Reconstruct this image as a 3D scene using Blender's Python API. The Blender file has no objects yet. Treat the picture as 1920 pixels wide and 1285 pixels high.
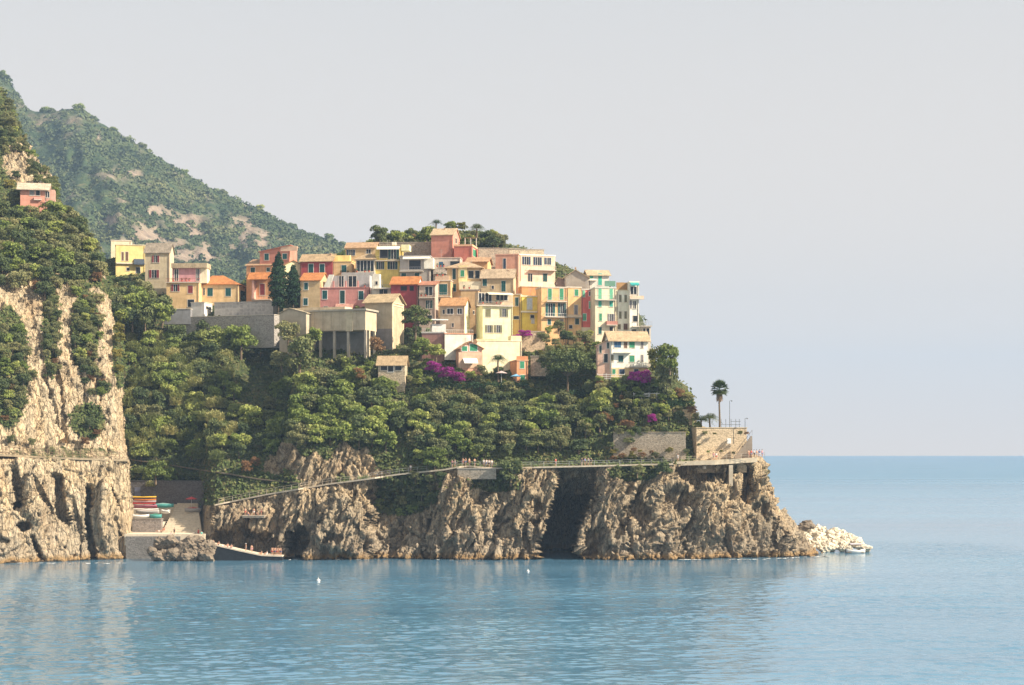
import bpy, bmesh, math, random
import numpy as np
from mathutils import Vector, Matrix
R = math.radians
rnd = random.Random(7)
S = bpy.context.scene
COL = S.collection

# ------------------------------------------------------------------ camera
HC, FP, YH = 24.3, 3200.0, 845.0          # eye height, focal length in photo pixels, true horizon row
cam_d = bpy.data.cameras.new("camera"); cam = bpy.data.objects.new("camera", cam_d); COL.objects.link(cam)
cam_d.sensor_width = 36.0; cam_d.lens = 36.0*FP/1920.0
cam_d.shift_y = (YH-642.5)/1920.0
cam_d.clip_start = 1.0; cam_d.clip_end = 40000.0
cam.location = (0, 0, HC); cam.rotation_euler = (R(90), 0, 0)
S.camera = cam

# ------------------------------------------------------------------ light
SUN_EL, SUN_AZ = 36.0, 109.0              # azimuth clockwise from +Y (100 = right, slightly towards the viewer)
sd = Vector((math.sin(R(SUN_AZ))*math.cos(R(SUN_EL)), math.cos(R(SUN_AZ))*math.cos(R(SUN_EL)), math.sin(R(SUN_EL))))
sl = bpy.data.lights.new("sun", 'SUN'); sl.energy = 5.0; sl.angle = R(0.5); sl.color = (1.0, 0.885, 0.71)
so = bpy.data.objects.new("sun", sl); COL.objects.link(so); so.rotation_euler = sd.to_track_quat('Z', 'Y').to_euler()
so.location = (300, 200, 300)
W = bpy.data.worlds.new("World"); S.world = W; W.use_nodes = True
wt = W.node_tree; wt.nodes.clear()
w_out = wt.nodes.new('ShaderNodeOutputWorld'); w_bg = wt.nodes.new('ShaderNodeBackground')
w_sky = wt.nodes.new('ShaderNodeTexSky'); w_sky.sky_type = 'NISHITA'; w_sky.sun_disc = False
w_sky.sun_elevation = R(SUN_EL); w_sky.sun_rotation = R(SUN_AZ)
w_sky.dust_density = 4.0; w_sky.air_density = 1.2; w_sky.ozone_density = 1.5
w_hs = wt.nodes.new('ShaderNodeHueSaturation'); w_hs.inputs['Saturation'].default_value = 0.45
w_mix = wt.nodes.new('ShaderNodeMix'); w_mix.data_type = 'RGBA'; w_mix.inputs[0].default_value = 0.82
w_mix.inputs[7].default_value = (5.85, 5.75, 5.75, 1)      # thin overcast veil of a hazy summer day
wt.links.new(w_sky.outputs[0], w_hs.inputs['Color']); wt.links.new(w_hs.outputs[0], w_mix.inputs[6])
w_tc = wt.nodes.new('ShaderNodeTexCoord'); w_sx = wt.nodes.new('ShaderNodeSeparateXYZ'); w_rp = wt.nodes.new('ShaderNodeValToRGB')
wt.links.new(w_tc.outputs['Generated'], w_sx.inputs[0]); wt.links.new(w_sx.outputs[2], w_rp.inputs[0])
w_e = w_rp.color_ramp.elements; w_e[0].position = 0.0; w_e[0].color = (1.50, 1.13, .82, 1); w_e[1].position = .30; w_e[1].color = (.775, .765, .755, 1)
w_m = w_e.new(.09); w_m.color = (1.03, .885, .765, 1)
w_vm = wt.nodes.new('ShaderNodeVectorMath'); w_vm.operation = 'SCALE'; w_vm.inputs['Scale'].default_value = 7.5
wt.links.new(w_rp.outputs[0], w_vm.inputs[0]); wt.links.new(w_vm.outputs[0], w_mix.inputs[7])      # warm veil low down, paler above
wt.links.new(w_mix.outputs[2], w_bg.inputs['Color']); wt.links.new(w_bg.outputs[0], w_out.inputs['Surface'])
w_bg.inputs['Strength'].default_value = 0.0675
S.view_settings.view_transform = 'Standard'; S.view_settings.look = 'None'
S.view_settings.exposure = 1.02; S.view_settings.gamma = 1.0
S.render.engine = 'CYCLES'
S.cycles.max_bounces = 6; S.cycles.volume_bounces = 0; S.cycles.transparent_max_bounces = 8
S.cycles.diffuse_bounces = 3; S.cycles.glossy_bounces = 2
S.cycles.use_denoising = True
S.cycles.sample_clamp_indirect = 4.0

# ------------------------------------------------------------------ helpers
def wx(px, Y): return (px-960.0)/FP*Y
def wz(py, Y): return HC-(py-YH)*Y/FP
def at(px, py, Y): return Vector((wx(px, Y), Y, wz(py, Y)))

def tag(o, label=None, cat=None, group=None, kind=None):
    if label: o['label'] = label
    if cat: o['category'] = cat
    if group: o['group'] = group
    if kind: o['kind'] = kind
    return o

def mesh_obj(name, V, F, mat=None, parent=None, smooth=False, data=None):
    if data is None:
        me = bpy.data.meshes.new(name)
        V = np.asarray(V, dtype=np.float32)
        if isinstance(F, np.ndarray):
            n, k = F.shape
            me.vertices.add(len(V)); me.vertices.foreach_set('co', V.ravel())
            me.loops.add(n*k); me.loops.foreach_set('vertex_index', F.ravel().astype(np.int32))
            me.polygons.add(n); me.polygons.foreach_set('loop_start', (np.arange(n)*k).astype(np.int32))
            me.polygons.foreach_set('loop_total', np.full(n, k, np.int32))
            me.update(calc_edges=True)
        else:
            me.from_pydata([tuple(v) for v in V], [], [tuple(f) for f in F]); me.update()
        if smooth: me.polygons.foreach_set('use_smooth', np.ones(len(me.polygons), bool))
        if mat: me.materials.append(mat)
    else:
        me = data
    o = bpy.data.objects.new(name, me); COL.objects.link(o)
    if parent is not None: o.parent = parent
    return o

def empty(name, loc, rz=0.0, s=1.0):
    o = bpy.data.objects.new(name, None); COL.objects.link(o)
    o.empty_display_size = 0.5; o.location = loc; o.rotation_euler = (0, 0, rz); o.scale = (s, s, s)
    return o

KIDS = {}
def copy_tree(o, parent=None):
    c = o.copy(); COL.objects.link(c)
    if parent is not None: c.parent = parent
    for ch in [k for k in o.children]:
        copy_tree(ch, c)
    return c

class MB:
    """collects shapes, links them as ONE mesh object"""
    def __init__(s): s.V = []; s.F = []
    def add(s, V, F):
        n = len(s.V); s.V += [tuple(v) for v in V]; s.F += [tuple(i+n for i in f) for f in F]; return s
    def box(s, x0, x1, y0, y1, z0, z1):
        V = [(x0,y0,z0),(x1,y0,z0),(x1,y1,z0),(x0,y1,z0),(x0,y0,z1),(x1,y0,z1),(x1,y1,z1),(x0,y1,z1)]
        return s.add(V, [(0,3,2,1),(4,5,6,7),(0,1,5,4),(1,2,6,5),(2,3,7,6),(3,0,4,7)])
    def tube(s, a, b, r0, r1=None, n=6):
        a = Vector(a); b = Vector(b); r1 = r0 if r1 is None else r1
        d = (b-a)
        if d.length < 1e-6: return s
        q = d.to_track_quat('Z', 'Y'); V = []
        for c, r in ((a, r0), (b, r1)):
            for i in range(n):
                t = 2*math.pi*i/n
                V.append(c+q @ Vector((r*math.cos(t), r*math.sin(t), 0)))
        F = [(i, (i+1) % n, n+(i+1) % n, n+i) for i in range(n)]
        F += [tuple(reversed(range(n))), tuple(range(n, 2*n))]
        return s.add(V, F)
    def prism(s, poly, d):      # polygon (list of 3D points) extruded by vector d
        n = len(poly); d = Vector(d)
        V = [Vector(p) for p in poly]+[Vector(p)+d for p in poly]
        F = [tuple(reversed(range(n))), tuple(range(n, 2*n))]+[(i, (i+1) % n, n+(i+1) % n, n+i) for i in range(n)]
        return s.add(V, F)
    def build(s, name, mat, parent=None, smooth=False):
        o = mesh_obj(name, s.V, s.F, mat, parent, smooth)
        bm = bmesh.new(); bm.from_mesh(o.data); bmesh.ops.recalc_face_normals(bm, faces=bm.faces); bm.to_mesh(o.data); bm.free()
        return o

# ---- numpy noise
def _hash(ix, iy, iz, k=0):
    h = (ix*374761393+iy*668265263+iz*2147483647+k*1274126177) & 0xFFFFFFFF
    h = ((h ^ (h >> 13))*1274126177) & 0xFFFFFFFF
    h = ((h ^ (h >> 15))*2246822519) & 0xFFFFFFFF
    return ((h ^ (h >> 16)) & 0xFFFFFF)/float(0xFFFFFF)
def vnoise(P, k=0):
    P = np.asarray(P, float); i = np.floor(P).astype(np.int64); f = P-i; u = f*f*(3-2*f); r = 0
    for dx in (0, 1):
        for dy in (0, 1):
            for dz in (0, 1):
                w = (u[:,0] if dx else 1-u[:,0])*(u[:,1] if dy else 1-u[:,1])*(u[:,2] if dz else 1-u[:,2])
                r = r+w*_hash(i[:,0]+dx, i[:,1]+dy, i[:,2]+dz, k)
    return r
def fbm(P, oct=4, k=0):
    r = 0; a = .5; t = 0
    for o in range(oct):
        r = r+a*vnoise(P*(2.03**o)+o*17.3, k+o); t += a; a *= .5
    return r/t
def ridged(P, oct=3, k=0):
    r = 0; a = .5; t = 0
    for o in range(oct):
        r = r+a*(1-np.abs(2*vnoise(P*(2.07**o)+o*9.1, k+o)-1)); t += a; a *= .5
    return r/t
def worley(P, k=0):
    i = np.floor(P).astype(np.int64); f1 = np.full(len(P), 9.); f2 = np.full(len(P), 9.); cid = np.zeros(len(P))
    for dx in (-1, 0, 1):
        for dy in (-1, 0, 1):
            for dz in (-1, 0, 1):
                a, b, c = i[:,0]+dx, i[:,1]+dy, i[:,2]+dz
                q = np.stack([a+_hash(a,b,c,k+1), b+_hash(a,b,c,k+2), c+_hash(a,b,c,k+3)], 1)
                d = np.sqrt(((P-q)**2).sum(1)); h = _hash(a,b,c,k+4)
                m = d < f1
                f2 = np.where(m, f1, np.minimum(f2, d)); cid = np.where(m, h, cid); f1 = np.where(m, d, f1)
    return f1, f2, cid
def sstep(a, b, x):
    t = np.clip((x-a)/(b-a), 0, 1); return t*t*(3-2*t)

# ---- node materials
class NT:
    def __init__(s, name):
        s.m = bpy.data.materials.new(name); s.m.use_nodes = True; s.t = s.m.node_tree; s.n = s.t.nodes
        s.bsdf = s.n['Principled BSDF']; s.bsdf.inputs['Roughness'].default_value = .9
        if 'Specular IOR Level' in s.bsdf.inputs: s.bsdf.inputs['Specular IOR Level'].default_value = .2
    def new(s, t, **kw):
        n = s.n.new(t)
        for k, v in kw.items(): setattr(n, k, v)
        return n
    def link(s, a, b): s.t.links.new(a, b)
    def pos(s, scale=(1,1,1), rot=(0,0,0), obj=False):
        if obj:
            g = s.new('ShaderNodeTexCoord').outputs['Object']
        else:
            g = s.new('ShaderNodeNewGeometry').outputs['Position']
        mp = s.new('ShaderNodeMapping'); mp.inputs['Scale'].default_value = scale; mp.inputs['Rotation'].default_value = rot
        s.link(g, mp.inputs['Vector']); return mp.outputs[0]
    def noise(s, vec, scale, detail=4, rough=.55, out='Fac'):
        n = s.new('ShaderNodeTexNoise'); n.inputs['Scale'].default_value = scale; n.inputs['Detail'].default_value = detail
        n.inputs['Roughness'].default_value = rough; s.link(vec, n.inputs['Vector']); return n.outputs[out]
    def ramp(s, fac, stops):
        r = s.new('ShaderNodeValToRGB'); e = r.color_ramp.elements
        while len(e) < len(stops): e.new(.5)
        for i, (p, c) in enumerate(stops):
            e[i].position = p; e[i].color = c if len(c) == 4 else (*c, 1)
        s.link(fac, r.inputs[0]); return r.outputs[0]
    def mix(s, fac, a, b, mode='MIX'):
        m = s.new('ShaderNodeMix', data_type='RGBA', blend_type=mode)
        for i, v in ((0, fac), (6, a), (7, b)):
            if hasattr(v, 'is_linked'): s.link(v, m.inputs[i])
            elif i == 0: m.inputs[0].default_value = v
            else: m.inputs[i].default_value = v if len(v) == 4 else (*v, 1)
        return m.outputs[2]
    def math(s, op, a, b=None, clamp=False):
        m = s.new('ShaderNodeMath', operation=op, use_clamp=clamp)
        for i, v in ((0, a), (1, b)):
            if v is None: continue
            if hasattr(v, 'is_linked'): s.link(v, m.inputs[i])
            else: m.inputs[i].default_value = v
        return m.outputs[0]
    def bump(s, h, strength=.5, dist=.1):
        b = s.new('ShaderNodeBump'); b.inputs['Strength'].default_value = strength; b.inputs['Distance'].default_value = dist
        s.link(h, b.inputs['Height']); s.link(b.outputs[0], s.bsdf.inputs['Normal'])
    def color(s, c): s.link(c, s.bsdf.inputs['Base Color'])
    def sepz(s):
        g = s.new('ShaderNodeNewGeometry'); x = s.new('ShaderNodeSeparateXYZ'); s.link(g.outputs['Position'], x.inputs[0]); return x.outputs[2]

_pl = {}
def plain(name, c, rough=.7, var=.12, metal=0.0):
    if name in _pl: return _pl[name]
    t = NT(name); v = t.pos(obj=True)
    f = t.noise(v, 1.7, 3); hi = tuple(min(1, x*(1+var)) for x in c); lo = tuple(x*(1-var) for x in c)
    t.color(t.ramp(f, [(.3, lo), (.7, hi)])); t.bsdf.inputs['Roughness'].default_value = rough
    t.bsdf.inputs['Metallic'].default_value = metal
    _pl[name] = t.m; return t.m

# ------------------------------------------------------------------ terrain as real depth profiles
class Relief:
    def __init__(s, cols, x0, x1, y0, y1, blur=6):
        s.x0, s.y0 = x0, y0
        ys = np.arange(y0, y1+1); xs = np.arange(x0, x1+1)
        pxs = [c[0] for c in cols]; A = []
        for px, prof in cols:
            prof = sorted(prof); A.append(np.interp(ys, [p[0] for p in prof], [p[1] for p in prof]))
        A = np.array(A)
        G = np.empty((len(ys), len(xs)))
        for j in range(len(ys)): G[j] = np.interp(xs, pxs, A[:, j])
        for ax in (1, 1):
            G = s.box(G, blur, ax)
        s.G = G
    @staticmethod
    def box(G, r, ax):
        k = 2*r+1; P = np.pad(G, [(r, r) if a == ax else (0, 0) for a in (0, 1)], mode='edge')
        c = np.cumsum(np.insert(P, 0, 0, axis=ax), axis=ax)
        return (c[:, k:]-c[:, :-k])/k if ax == 1 else (c[k:]-c[:-k])/k
    def __call__(s, px, py):
        px = np.asarray(px, float); py = np.asarray(py, float)
        x = np.clip(px-s.x0, 0, s.G.shape[1]-1.001); y = np.clip(py-s.y0, 0, s.G.shape[0]-1.001)
        i = x.astype(int); j = y.astype(int); u = x-i; v = y-j; G = s.G
        return (G[j,i]*(1-u)+G[j,i+1]*u)*(1-v)+(G[j+1,i]*(1-u)+G[j+1,i+1]*u)*v
# ------------------------------------------------------------------ main promontory profile
PATH_PX = [150, 400, 450, 500, 560, 620, 690, 750, 830, 870, 930, 1100, 1260, 1420, 1560]
PATH_PY = [945, 945, 935, 925, 915, 905, 897, 888, 880, 873, 876, 872, 868, 859, 857]
def path_py(px): return np.interp(px, PATH_PX, PATH_PY)
def prof_right(px, yp=385.0, base=379.5):
    pp = float(path_py(px))
    return [(1062, base), (1050, base), (960, base+3), (pp+.5, yp), (pp-1.5, yp+3.2), (845, yp+6), (800, 396), (720, 408),
            (660, 420), (640, 432), (600, 446), (575, 453), (545, 459), (520, 467), (490, 476), (470, 482), (440, 492), (415, 500)]
def prof_villa(px):      # level garden in front of the white villa
    p = [q for q in prof_right(px, 385.5) if q[0] not in (720, 800)]
    return p+[(800, 394), (740, 398), (712, 401.2), (703, 410)]
def prof_left(off=0):
    return [(1062, 383), (1046, 383), (1004, 383.5), (1000, 386), (950, 404), (945, 406+off), (900, 410+off), (800, 420+off), (700, 434+off),
            (640, 448), (600, 456), (575, 464), (550, 471), (516, 480), (470, 492), (415, 505)]
def prof_mid(px):     # under the cemetery wall: low rock with the path, then a deep recess
    pp = float(path_py(px))
    return [(1062, 381), (1048, 381), (960, 384), (pp+.5, 387), (pp-1.5, 390), (860, 397), (800, 412), (740, 426), (700, 434), (640, 446),
            (600, 456), (575, 464), (550, 471), (516, 480), (470, 492), (415, 505)]
cols = [(150, prof_left()), (380, prof_left()), (400, prof_mid(400)), (525, prof_mid(525)), (552, prof_right(552)),
        (700, prof_right(700)), (900, prof_right(900)), (1095, prof_right(1095)), (1112, prof_villa(1112)), (1250, prof_villa(1250)),
        (1330, prof_right(1330, 388, 382)), (1430, prof_right(1430, 391, 388)), (1560, prof_right(1560, 394, 392))]
YM = Relief(cols, 140, 1570, 405, 1066, 7)
SIL = [(405, 900), (430, 905), (455, 940), (470, 1000), (500, 1060), (530, 1130), (560, 1180), (600, 1205), (640, 1214), (690, 1236), (725, 1285), (750, 1303), (800, 1306), (812, 1390),
       (850, 1408), (858, 1430), (880, 1433), (920, 1450), (960, 1466), (985, 1490), (1020, 1512), (1043, 1541), (1066, 1552)]
def sil(py): return np.interp(py, [p[0] for p in SIL], [p[1] for p in SIL])
def band(px, py, L, Rr, soft=5):
    l = np.interp(py, [p[0] for p in L], [p[1] for p in L]); r = np.interp(py, [p[0] for p in Rr], [p[1] for p in Rr])
    return sstep(l-soft, l+soft, px)*(1-sstep(r-soft, r+soft, px))
def ell(px, py, cx, cy, rx, ry, pw=1.0):
    d = np.sqrt(((px-cx)/rx)**2+((py-cy)/ry)**2); return 1-sstep(.65, 1.15, d)
def feat_main(px, py):
    o = np.zeros_like(px)
    m = band(px, py, [(890, 1040), (940, 1040), (965, 1031), (1000, 1024), (1012, 1012), (1060, 1007)],
             [(890, 1112), (930, 1109), (960, 1098), (1000, 1084), (1025, 1082), (1060, 1092)])*sstep(868, 884, py)
    o += m*(6+30*sstep(885, 965, py))                       # the sea cave
    g = np.clip((860-px)/168, 0, 1)*sstep(686, 698, px+4*np.sin(py*.11))*sstep(885, 925, py)
    o += 10.5*g*(1-.55*sstep(960, 1045, py))                   # shaded gully
    o += 7*ell(px, py, 497, 676, 52, 54)
    o += 10*ell(px, py, 556, 1018, 20, 34)                   # small cave
    o += 3.5*ell(px, py, 520, 985, 22, 34)*0
    o += 4.5*ell(px, py, 1312, 890, 44, 18)+5*ell(px, py, 1397, 915, 15, 34)+4*ell(px, py, 1392, 880, 20, 16)
    o += 3.0*ell(px, py, 1262, 938, 30, 30)+3.0*ell(px, py, 1205, 965, 22, 34)+3.2*ell(px, py, 1106, 1022, 17, 30)
    o += 2.2*ell(px, py, 1425, 955, 22, 18)+2.0*ell(px, py, 1000, 950, 14, 22)+2.2*ell(px, py, 875, 985, 18, 24)+2.0*ell(px, py, 620, 1010, 22, 10)
    o += 5.5*ell(px, py, 462, 1016, 76, 30)*sstep(-12, 8, py-(968+.0075*(px-400)**2*.55))                 # shaded foot of the bathing rock
    o -= 3.5*ell(px, py, 640, 985, 52, 60)+2.2*ell(px, py, 860, 960, 36, 70)+2.0*ell(px, py, 1150, 950, 30, 80)+2.2*ell(px, py, 980, 950, 26, 70)
    o -= 2.5*ell(px, py, 1340, 960, 40, 55)
    o += 10*sstep(1006, 1000, py)*sstep(885, 940, py)*sstep(388, 374, px)     # the boat landing is cut into the slope
    # diagonal crack beside the cave headland
    c = np.abs(px-(1160+(1000-py)*.42)); o += 2.6*(1-sstep(2, 9, c))*sstep(905, 930, py)*(1-sstep(1000, 1015, py))
    for cx, y0, y1, w in ((735, 930, 1050, 7), (800, 930, 1045, 6), (905, 920, 1000, 5), (935, 960, 1048, 4), (990, 980, 1048, 5), (1175, 1010, 1048, 6),
                          (1480, 990, 1040, 5), (1455, 960, 1030, 4), (660, 915, 950, 5), (600, 950, 990, 6), (1240, 980, 1048, 6), (1290, 990, 1045, 4)):
        c = np.abs(px-cx-5*np.sin(py*.07+cx)); o += 2.0*(1-sstep(w*.3, w, c))*sstep(y0, y0+15, py)*(1-sstep(y1-10, y1+5, py))
    return o

def facets(P, k, tilt):
    """blocky fracture cells: every cell is a tilted plane with its own set-back"""
    i = np.floor(P).astype(np.int64); f1 = np.full(len(P), 9.); f2 = np.full(len(P), 9.); best = np.zeros((len(P), 3)); off = np.zeros((len(P), 3)); cid = np.zeros(len(P))
    for dx in (-1, 0, 1):
        for dy in (-1, 0, 1):
            for dz in (-1, 0, 1):
                a, b, c = i[:,0]+dx, i[:,1]+dy, i[:,2]+dz
                q = np.stack([a+_hash(a,b,c,k+1), b+_hash(a,b,c,k+2), c+_hash(a,b,c,k+3)], 1); e = P-q
                d = np.sqrt((e**2).sum(1)); m = d < f1
                f2 = np.where(m, f1, np.minimum(f2, d)); f1 = np.where(m, d, f1); off = np.where(m[:,None], e, off); cid = np.where(m, _hash(a,b,c,k+4), cid)
                g = np.stack([_hash(a,b,c,k+5), _hash(a,b,c,k+6), _hash(a,b,c,k+7)], 1)-.5; best = np.where(m[:,None], g, best)
    return (cid-.5)+tilt*(best*off).sum(1)-.38*(1-sstep(0, .07, f2-f1))
def rock_disp(P, amp):
    """craggy relief, metres: steeply tilted strata, blocks and fractures"""
    ang = R(20)+.45*(fbm(P/28.0, 2, 3)-.5); c, s_ = np.cos(ang), np.sin(ang)
    x, z = P[:,0]*c-P[:,2]*s_, P[:,0]*s_+P[:,2]*c
    T = np.stack([x, P[:,1], z*.27], 1)+(fbm(P/3.2, 2, 8)[:,None]-.5)*.7
    d = 2.4*(fbm(P/11.0, 3, 5)-.5)+1.6*facets(T/3.4, 10, 2.0)+.95*facets(T/1.5+31, 30, 2.0)+.5*facets(T/.75+7, 50, 2.0)+.25*facets(T/.42+3, 70, 2.0)
    d += .9*(ridged(T/np.array([.9, 2.5, 2.4]), 3, 6)-.5)
    return d*amp

def grid_faces(nr, nc):
    i = np.arange(nr-1)[:,None]*nc+np.arange(nc-1)[None,:]
    return np.stack([i, i+nc, i+nc+1, i+1], -1).reshape(-1, 4)

def relief_mesh(name, Yf, silf, xl, rows, ncol, feat, ampf, vegf, mat, nback=14, back=150.0, round_px=26, round_m=9.0, lean=-.10, topf=None):
    py = np.repeat(rows[:,None], ncol, 1); t = np.linspace(0, 1, ncol)[None,:]
    xs = silf(rows)[:,None]; px = xl+(xs-xl)*t
    if topf is not None: py = np.maximum(py, topf(px))
    p, q = px.ravel(), py.ravel()
    Y = Yf(p, q)+feat(p, q)
    dd = np.clip((xs-px).ravel(), 0, 1e9); Y = Y+round_m*np.clip(1-dd/round_px, 0, 1)**2
    P = np.stack([wx(p, Y), Y, wz(q, Y)], 1).reshape(len(rows), ncol, 3)
    # hidden right flank: runs back and a little to the left
    ds = back*(np.arange(1, nback+1)/nback)**2.2
    last = P[:, -1:, :]
    B = np.repeat(last, nback, 1); B[:,:,1] += ds[None,:]; B[:,:,0] += ds[None,:]*lean
    P = np.concatenate([P, B], 1)
    pxa = np.concatenate([px, np.repeat(px[:, -1:], nback, 1)], 1); pya = np.concatenate([py, np.repeat(py[:, -1:], nback, 1)], 1)
    # top: runs back, slightly falling
    nt = 6; top = P[:1]; T = np.repeat(top, nt, 0); dt = (back*(np.arange(nt, 0, -1)/nt)**1.5)[:,None]
    T[:,:,1] += dt; T[:,:,2] -= dt*.25; T[:,:,0] += dt*(lean if lean < -.2 else 0)
    P = np.concatenate([T, P], 0); pxa = np.concatenate([np.repeat(pxa[:1], nt, 0), pxa]); pya = np.concatenate([np.repeat(pya[:1], nt, 0), pya])
    nr, nc = P.shape[:2]
    # normals
    du = np.gradient(P, axis=1); dv = np.gradient(P, axis=0); N = np.cross(dv, du); N /= np.linalg.norm(N, axis=2, keepdims=True)+1e-9
    N = np.where((N[:,:,1:2] > 0) & (N[:,:,2:3] < .2) & (np.arange(nc)[None,:,None] < ncol), -N, N)
    Pf = P.reshape(-1, 3); Nf = N.reshape(-1, 3)
    amp = ampf(pxa.ravel(), pya.ravel())
    d = rock_disp(Pf, amp)
    Nd = Nf*.75+np.array([0, -.5, 0]); Nd /= np.linalg.norm(Nd, axis=1, keepdims=True)
    Pf = Pf+Nd*d[:,None]
    o = mesh_obj(name, Pf, grid_faces(nr, nc), mat)
    veg = vegf(pxa.ravel(), pya.ravel(), Pf)
    at_ = o.data.attributes.new('veg', 'FLOAT', 'POINT'); at_.data.foreach_set('value', veg.astype(np.float32))
    return o

def m_terrain(tint):
    t = NT('rock_and_soil')
    p = t.pos(); st = t.pos(scale=(1, 1, .32), rot=(0, R(28), 0))
    big = t.noise(p, .055, 4, .6); mid = t.noise(st, .55, 5, .65); fine = t.noise(st, 2.6, 5, .7)
    c = t.ramp(big, [(.30, (.40, .325, .225)), (.50, (.57, .47, .33)), (.68, (.68, .57, .42))])
    c2 = t.ramp(mid, [(.30, (.31, .26, .19)), (.50, (.60, .50, .35)), (.70, (.72, .62, .47))])
    c = t.mix(.55, c, c2)
    sk = t.noise(t.pos(scale=(1.6, 1.6, .22), rot=(0, R(26), 0)), 2.2, 4, .7)
    c = t.mix(.85, c, t.ramp(sk, [(.34, (.42, .40, .39)), (.48, (1, 1, 1)), (.66, (1.2, 1.17, 1.12))]), 'MULTIPLY')
    f2 = t.ramp(fine, [(.34, (.50, .48, .47)), (.52, (1, 1, 1)), (.68, (1.18, 1.16, 1.12))]); c = t.mix(.8, c, f2, 'MULTIPLY')
    ve = t.new('ShaderNodeTexVoronoi', feature='DISTANCE_TO_EDGE'); ve.inputs['Scale'].default_value = .75
    wv = t.new('ShaderNodeVectorMath', operation='ADD'); nv = t.new('ShaderNodeTexNoise'); nv.inputs['Scale'].default_value = .5; sv = t.pos(scale=(1, 1, .30), rot=(0, R(24), 0)); t.link(sv, nv.inputs['Vector']); t.link(sv, wv.inputs[0]); t.link(nv.outputs['Color'], wv.inputs[1]); t.link(wv.outputs[0], ve.inputs['Vector'])
    vf = t.new('ShaderNodeTexVoronoi', feature='DISTANCE_TO_EDGE'); vf.inputs['Scale'].default_value = 2.1; t.link(wv.outputs[0], vf.inputs['Vector'])
    c = t.mix(1.0, c, t.ramp(ve.outputs[0], [(.0, (.42, .40, .40)), (.05, (1, 1, 1))]), 'MULTIPLY'); c = t.mix(.8, c, t.ramp(vf.outputs[0], [(.0, (.52, .50, .49)), (.06, (1, 1, 1))]), 'MULTIPLY')
    bd = t.noise(t.pos(scale=(1, 1, .2), rot=(0, R(30), 0)), .35, 3, .6); c = t.mix(.7, c, t.ramp(bd, [(.38, (.72, .74, .76)), (.5, (1, 1, 1)), (.62, (1.10, 1.03, .92))]), 'MULTIPLY')
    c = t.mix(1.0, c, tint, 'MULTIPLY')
    # rusty iron streaks
    ru = t.noise(t.pos(scale=(1, 1, .5)), .13, 4, .6); c = t.mix(t.ramp(ru, [(.56, (0,0,0)), (.70, (.45,.45,.45))]), c, (.34, .20, .10))
    # greyer and darker towards the foot
    z = t.sepz(); zw = t.math('ADD', z, t.math('MULTIPLY', mid, 2.4))
    gz = t.ramp(t.math('DIVIDE', z, 24.0, True), [(.10, (.8,.8,.8)), (.60, (0,0,0))]); c = t.mix(gz, c, t.mix(.5, c, (.27, .235, .20)))
    # ochre weed line and wet foot at the water
    ob = t.ramp(t.math('DIVIDE', zw, 5.0, True), [(.38, (1,1,1)), (.58, (0,0,0))]); c = t.mix(ob, c, t.mix(mid, (.28, .17, .075), (.42, .28, .14)))
    wb = t.ramp(t.math('DIVIDE', zw, 5.0, True), [(.27, (1,1,1)), (.33, (0,0,0))]); c = t.mix(wb, c, (.06, .045, .03))
    a = t.new('ShaderNodeAttribute', attribute_name='veg').outputs['Fac']
    gn = t.noise(p, .45, 5, .65)
    gc = t.ramp(gn, [(.30, (.030, .045, .018)), (.50, (.075, .09, .035)), (.66, (.17, .14, .065)), (.8, (.26, .19, .10))])
    av = t.math('ADD', a, t.math('MULTIPLY', t.math('SUBTRACT', mid, .5), .9))
    c = t.mix(t.ramp(av, [(.42, (0,0,0)), (.58, (1,1,1))]), c, gc)
    t.color(c); t.bsdf.inputs['Roughness'].default_value = .95
    fine = t.math('ADD', fine, t.math('MULTIPLY', t.ramp(ve.outputs[0], [(.0, (0, 0, 0)), (.08, (1, 1, 1))]), .5))
    h = t.math('ADD', t.math('MULTIPLY', fine, .6), t.math('MULTIPLY', t.noise(st, 7.0, 3), .25))
    t.bump(h, 1.0, .8)
    return t.m
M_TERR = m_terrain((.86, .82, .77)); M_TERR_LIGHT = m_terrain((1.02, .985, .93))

def amp_main(px, py):
    pp = path_py(px); below = sstep(-3, 14, py-pp)
    a = .16+.84*below
    crag = ell(px, py+14*np.sin(px*.05)+9*np.sin(px*.13), 610, 872, 135, 40)*(1-below)
    a = np.maximum(a, .95*crag)
    inlet = (1-sstep(380, 402, px))*sstep(938, 950, py)
    near = np.exp(-((py-pp)/7)**2)
    return a*(1-inlet*.93)*(1-.55*near)
def veg_main(px, py, P):
    pp = path_py(px); below = sstep(-4, 10, py-pp)
    v = 1-below
    v = np.where((np.abs(px-610) < 150), v*(1-.95*ell(px, py+14*np.sin(px*.05)+9*np.sin(px*.13), 610, 876, 135, 36)), v)
    v = v*(1-sstep(1290, 1312, px))
    v = np.maximum(v, .85*ell(px, py, 760, 925, 60, 50)); v = np.maximum(v, .75*ell(px, py, 1190, 885, 55, 22)); v = np.maximum(v, .6*ell(px, py, 930, 905, 60, 22))
    v = np.maximum(v, .8*sstep(0,1,(px<385)*(py<944)*1.0))
    n = fbm(P/5, 3, 40)
    v = np.maximum(v, .5*sstep(.52, .62, n)*sstep(10, 18, P[:,2])*below)
    return v
TOP = [(150, 500), (225, 486), (300, 505), (350, 528), (400, 540), (455, 535), (490, 505), (560, 500), (640, 478), (690, 456), (720, 444), (800, 436), (900, 436), (930, 452), (1000, 470), (1060, 500)]
def top_main(px): return np.interp(px, [p[0] for p in TOP], [p[1] for p in TOP])
rows_m = np.concatenate([np.arange(418, 850, 3.0), np.arange(850, 1064, 1.9)])
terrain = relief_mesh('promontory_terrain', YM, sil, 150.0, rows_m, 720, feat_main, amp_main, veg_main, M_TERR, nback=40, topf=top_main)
tag(terrain, kind='structure')

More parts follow.
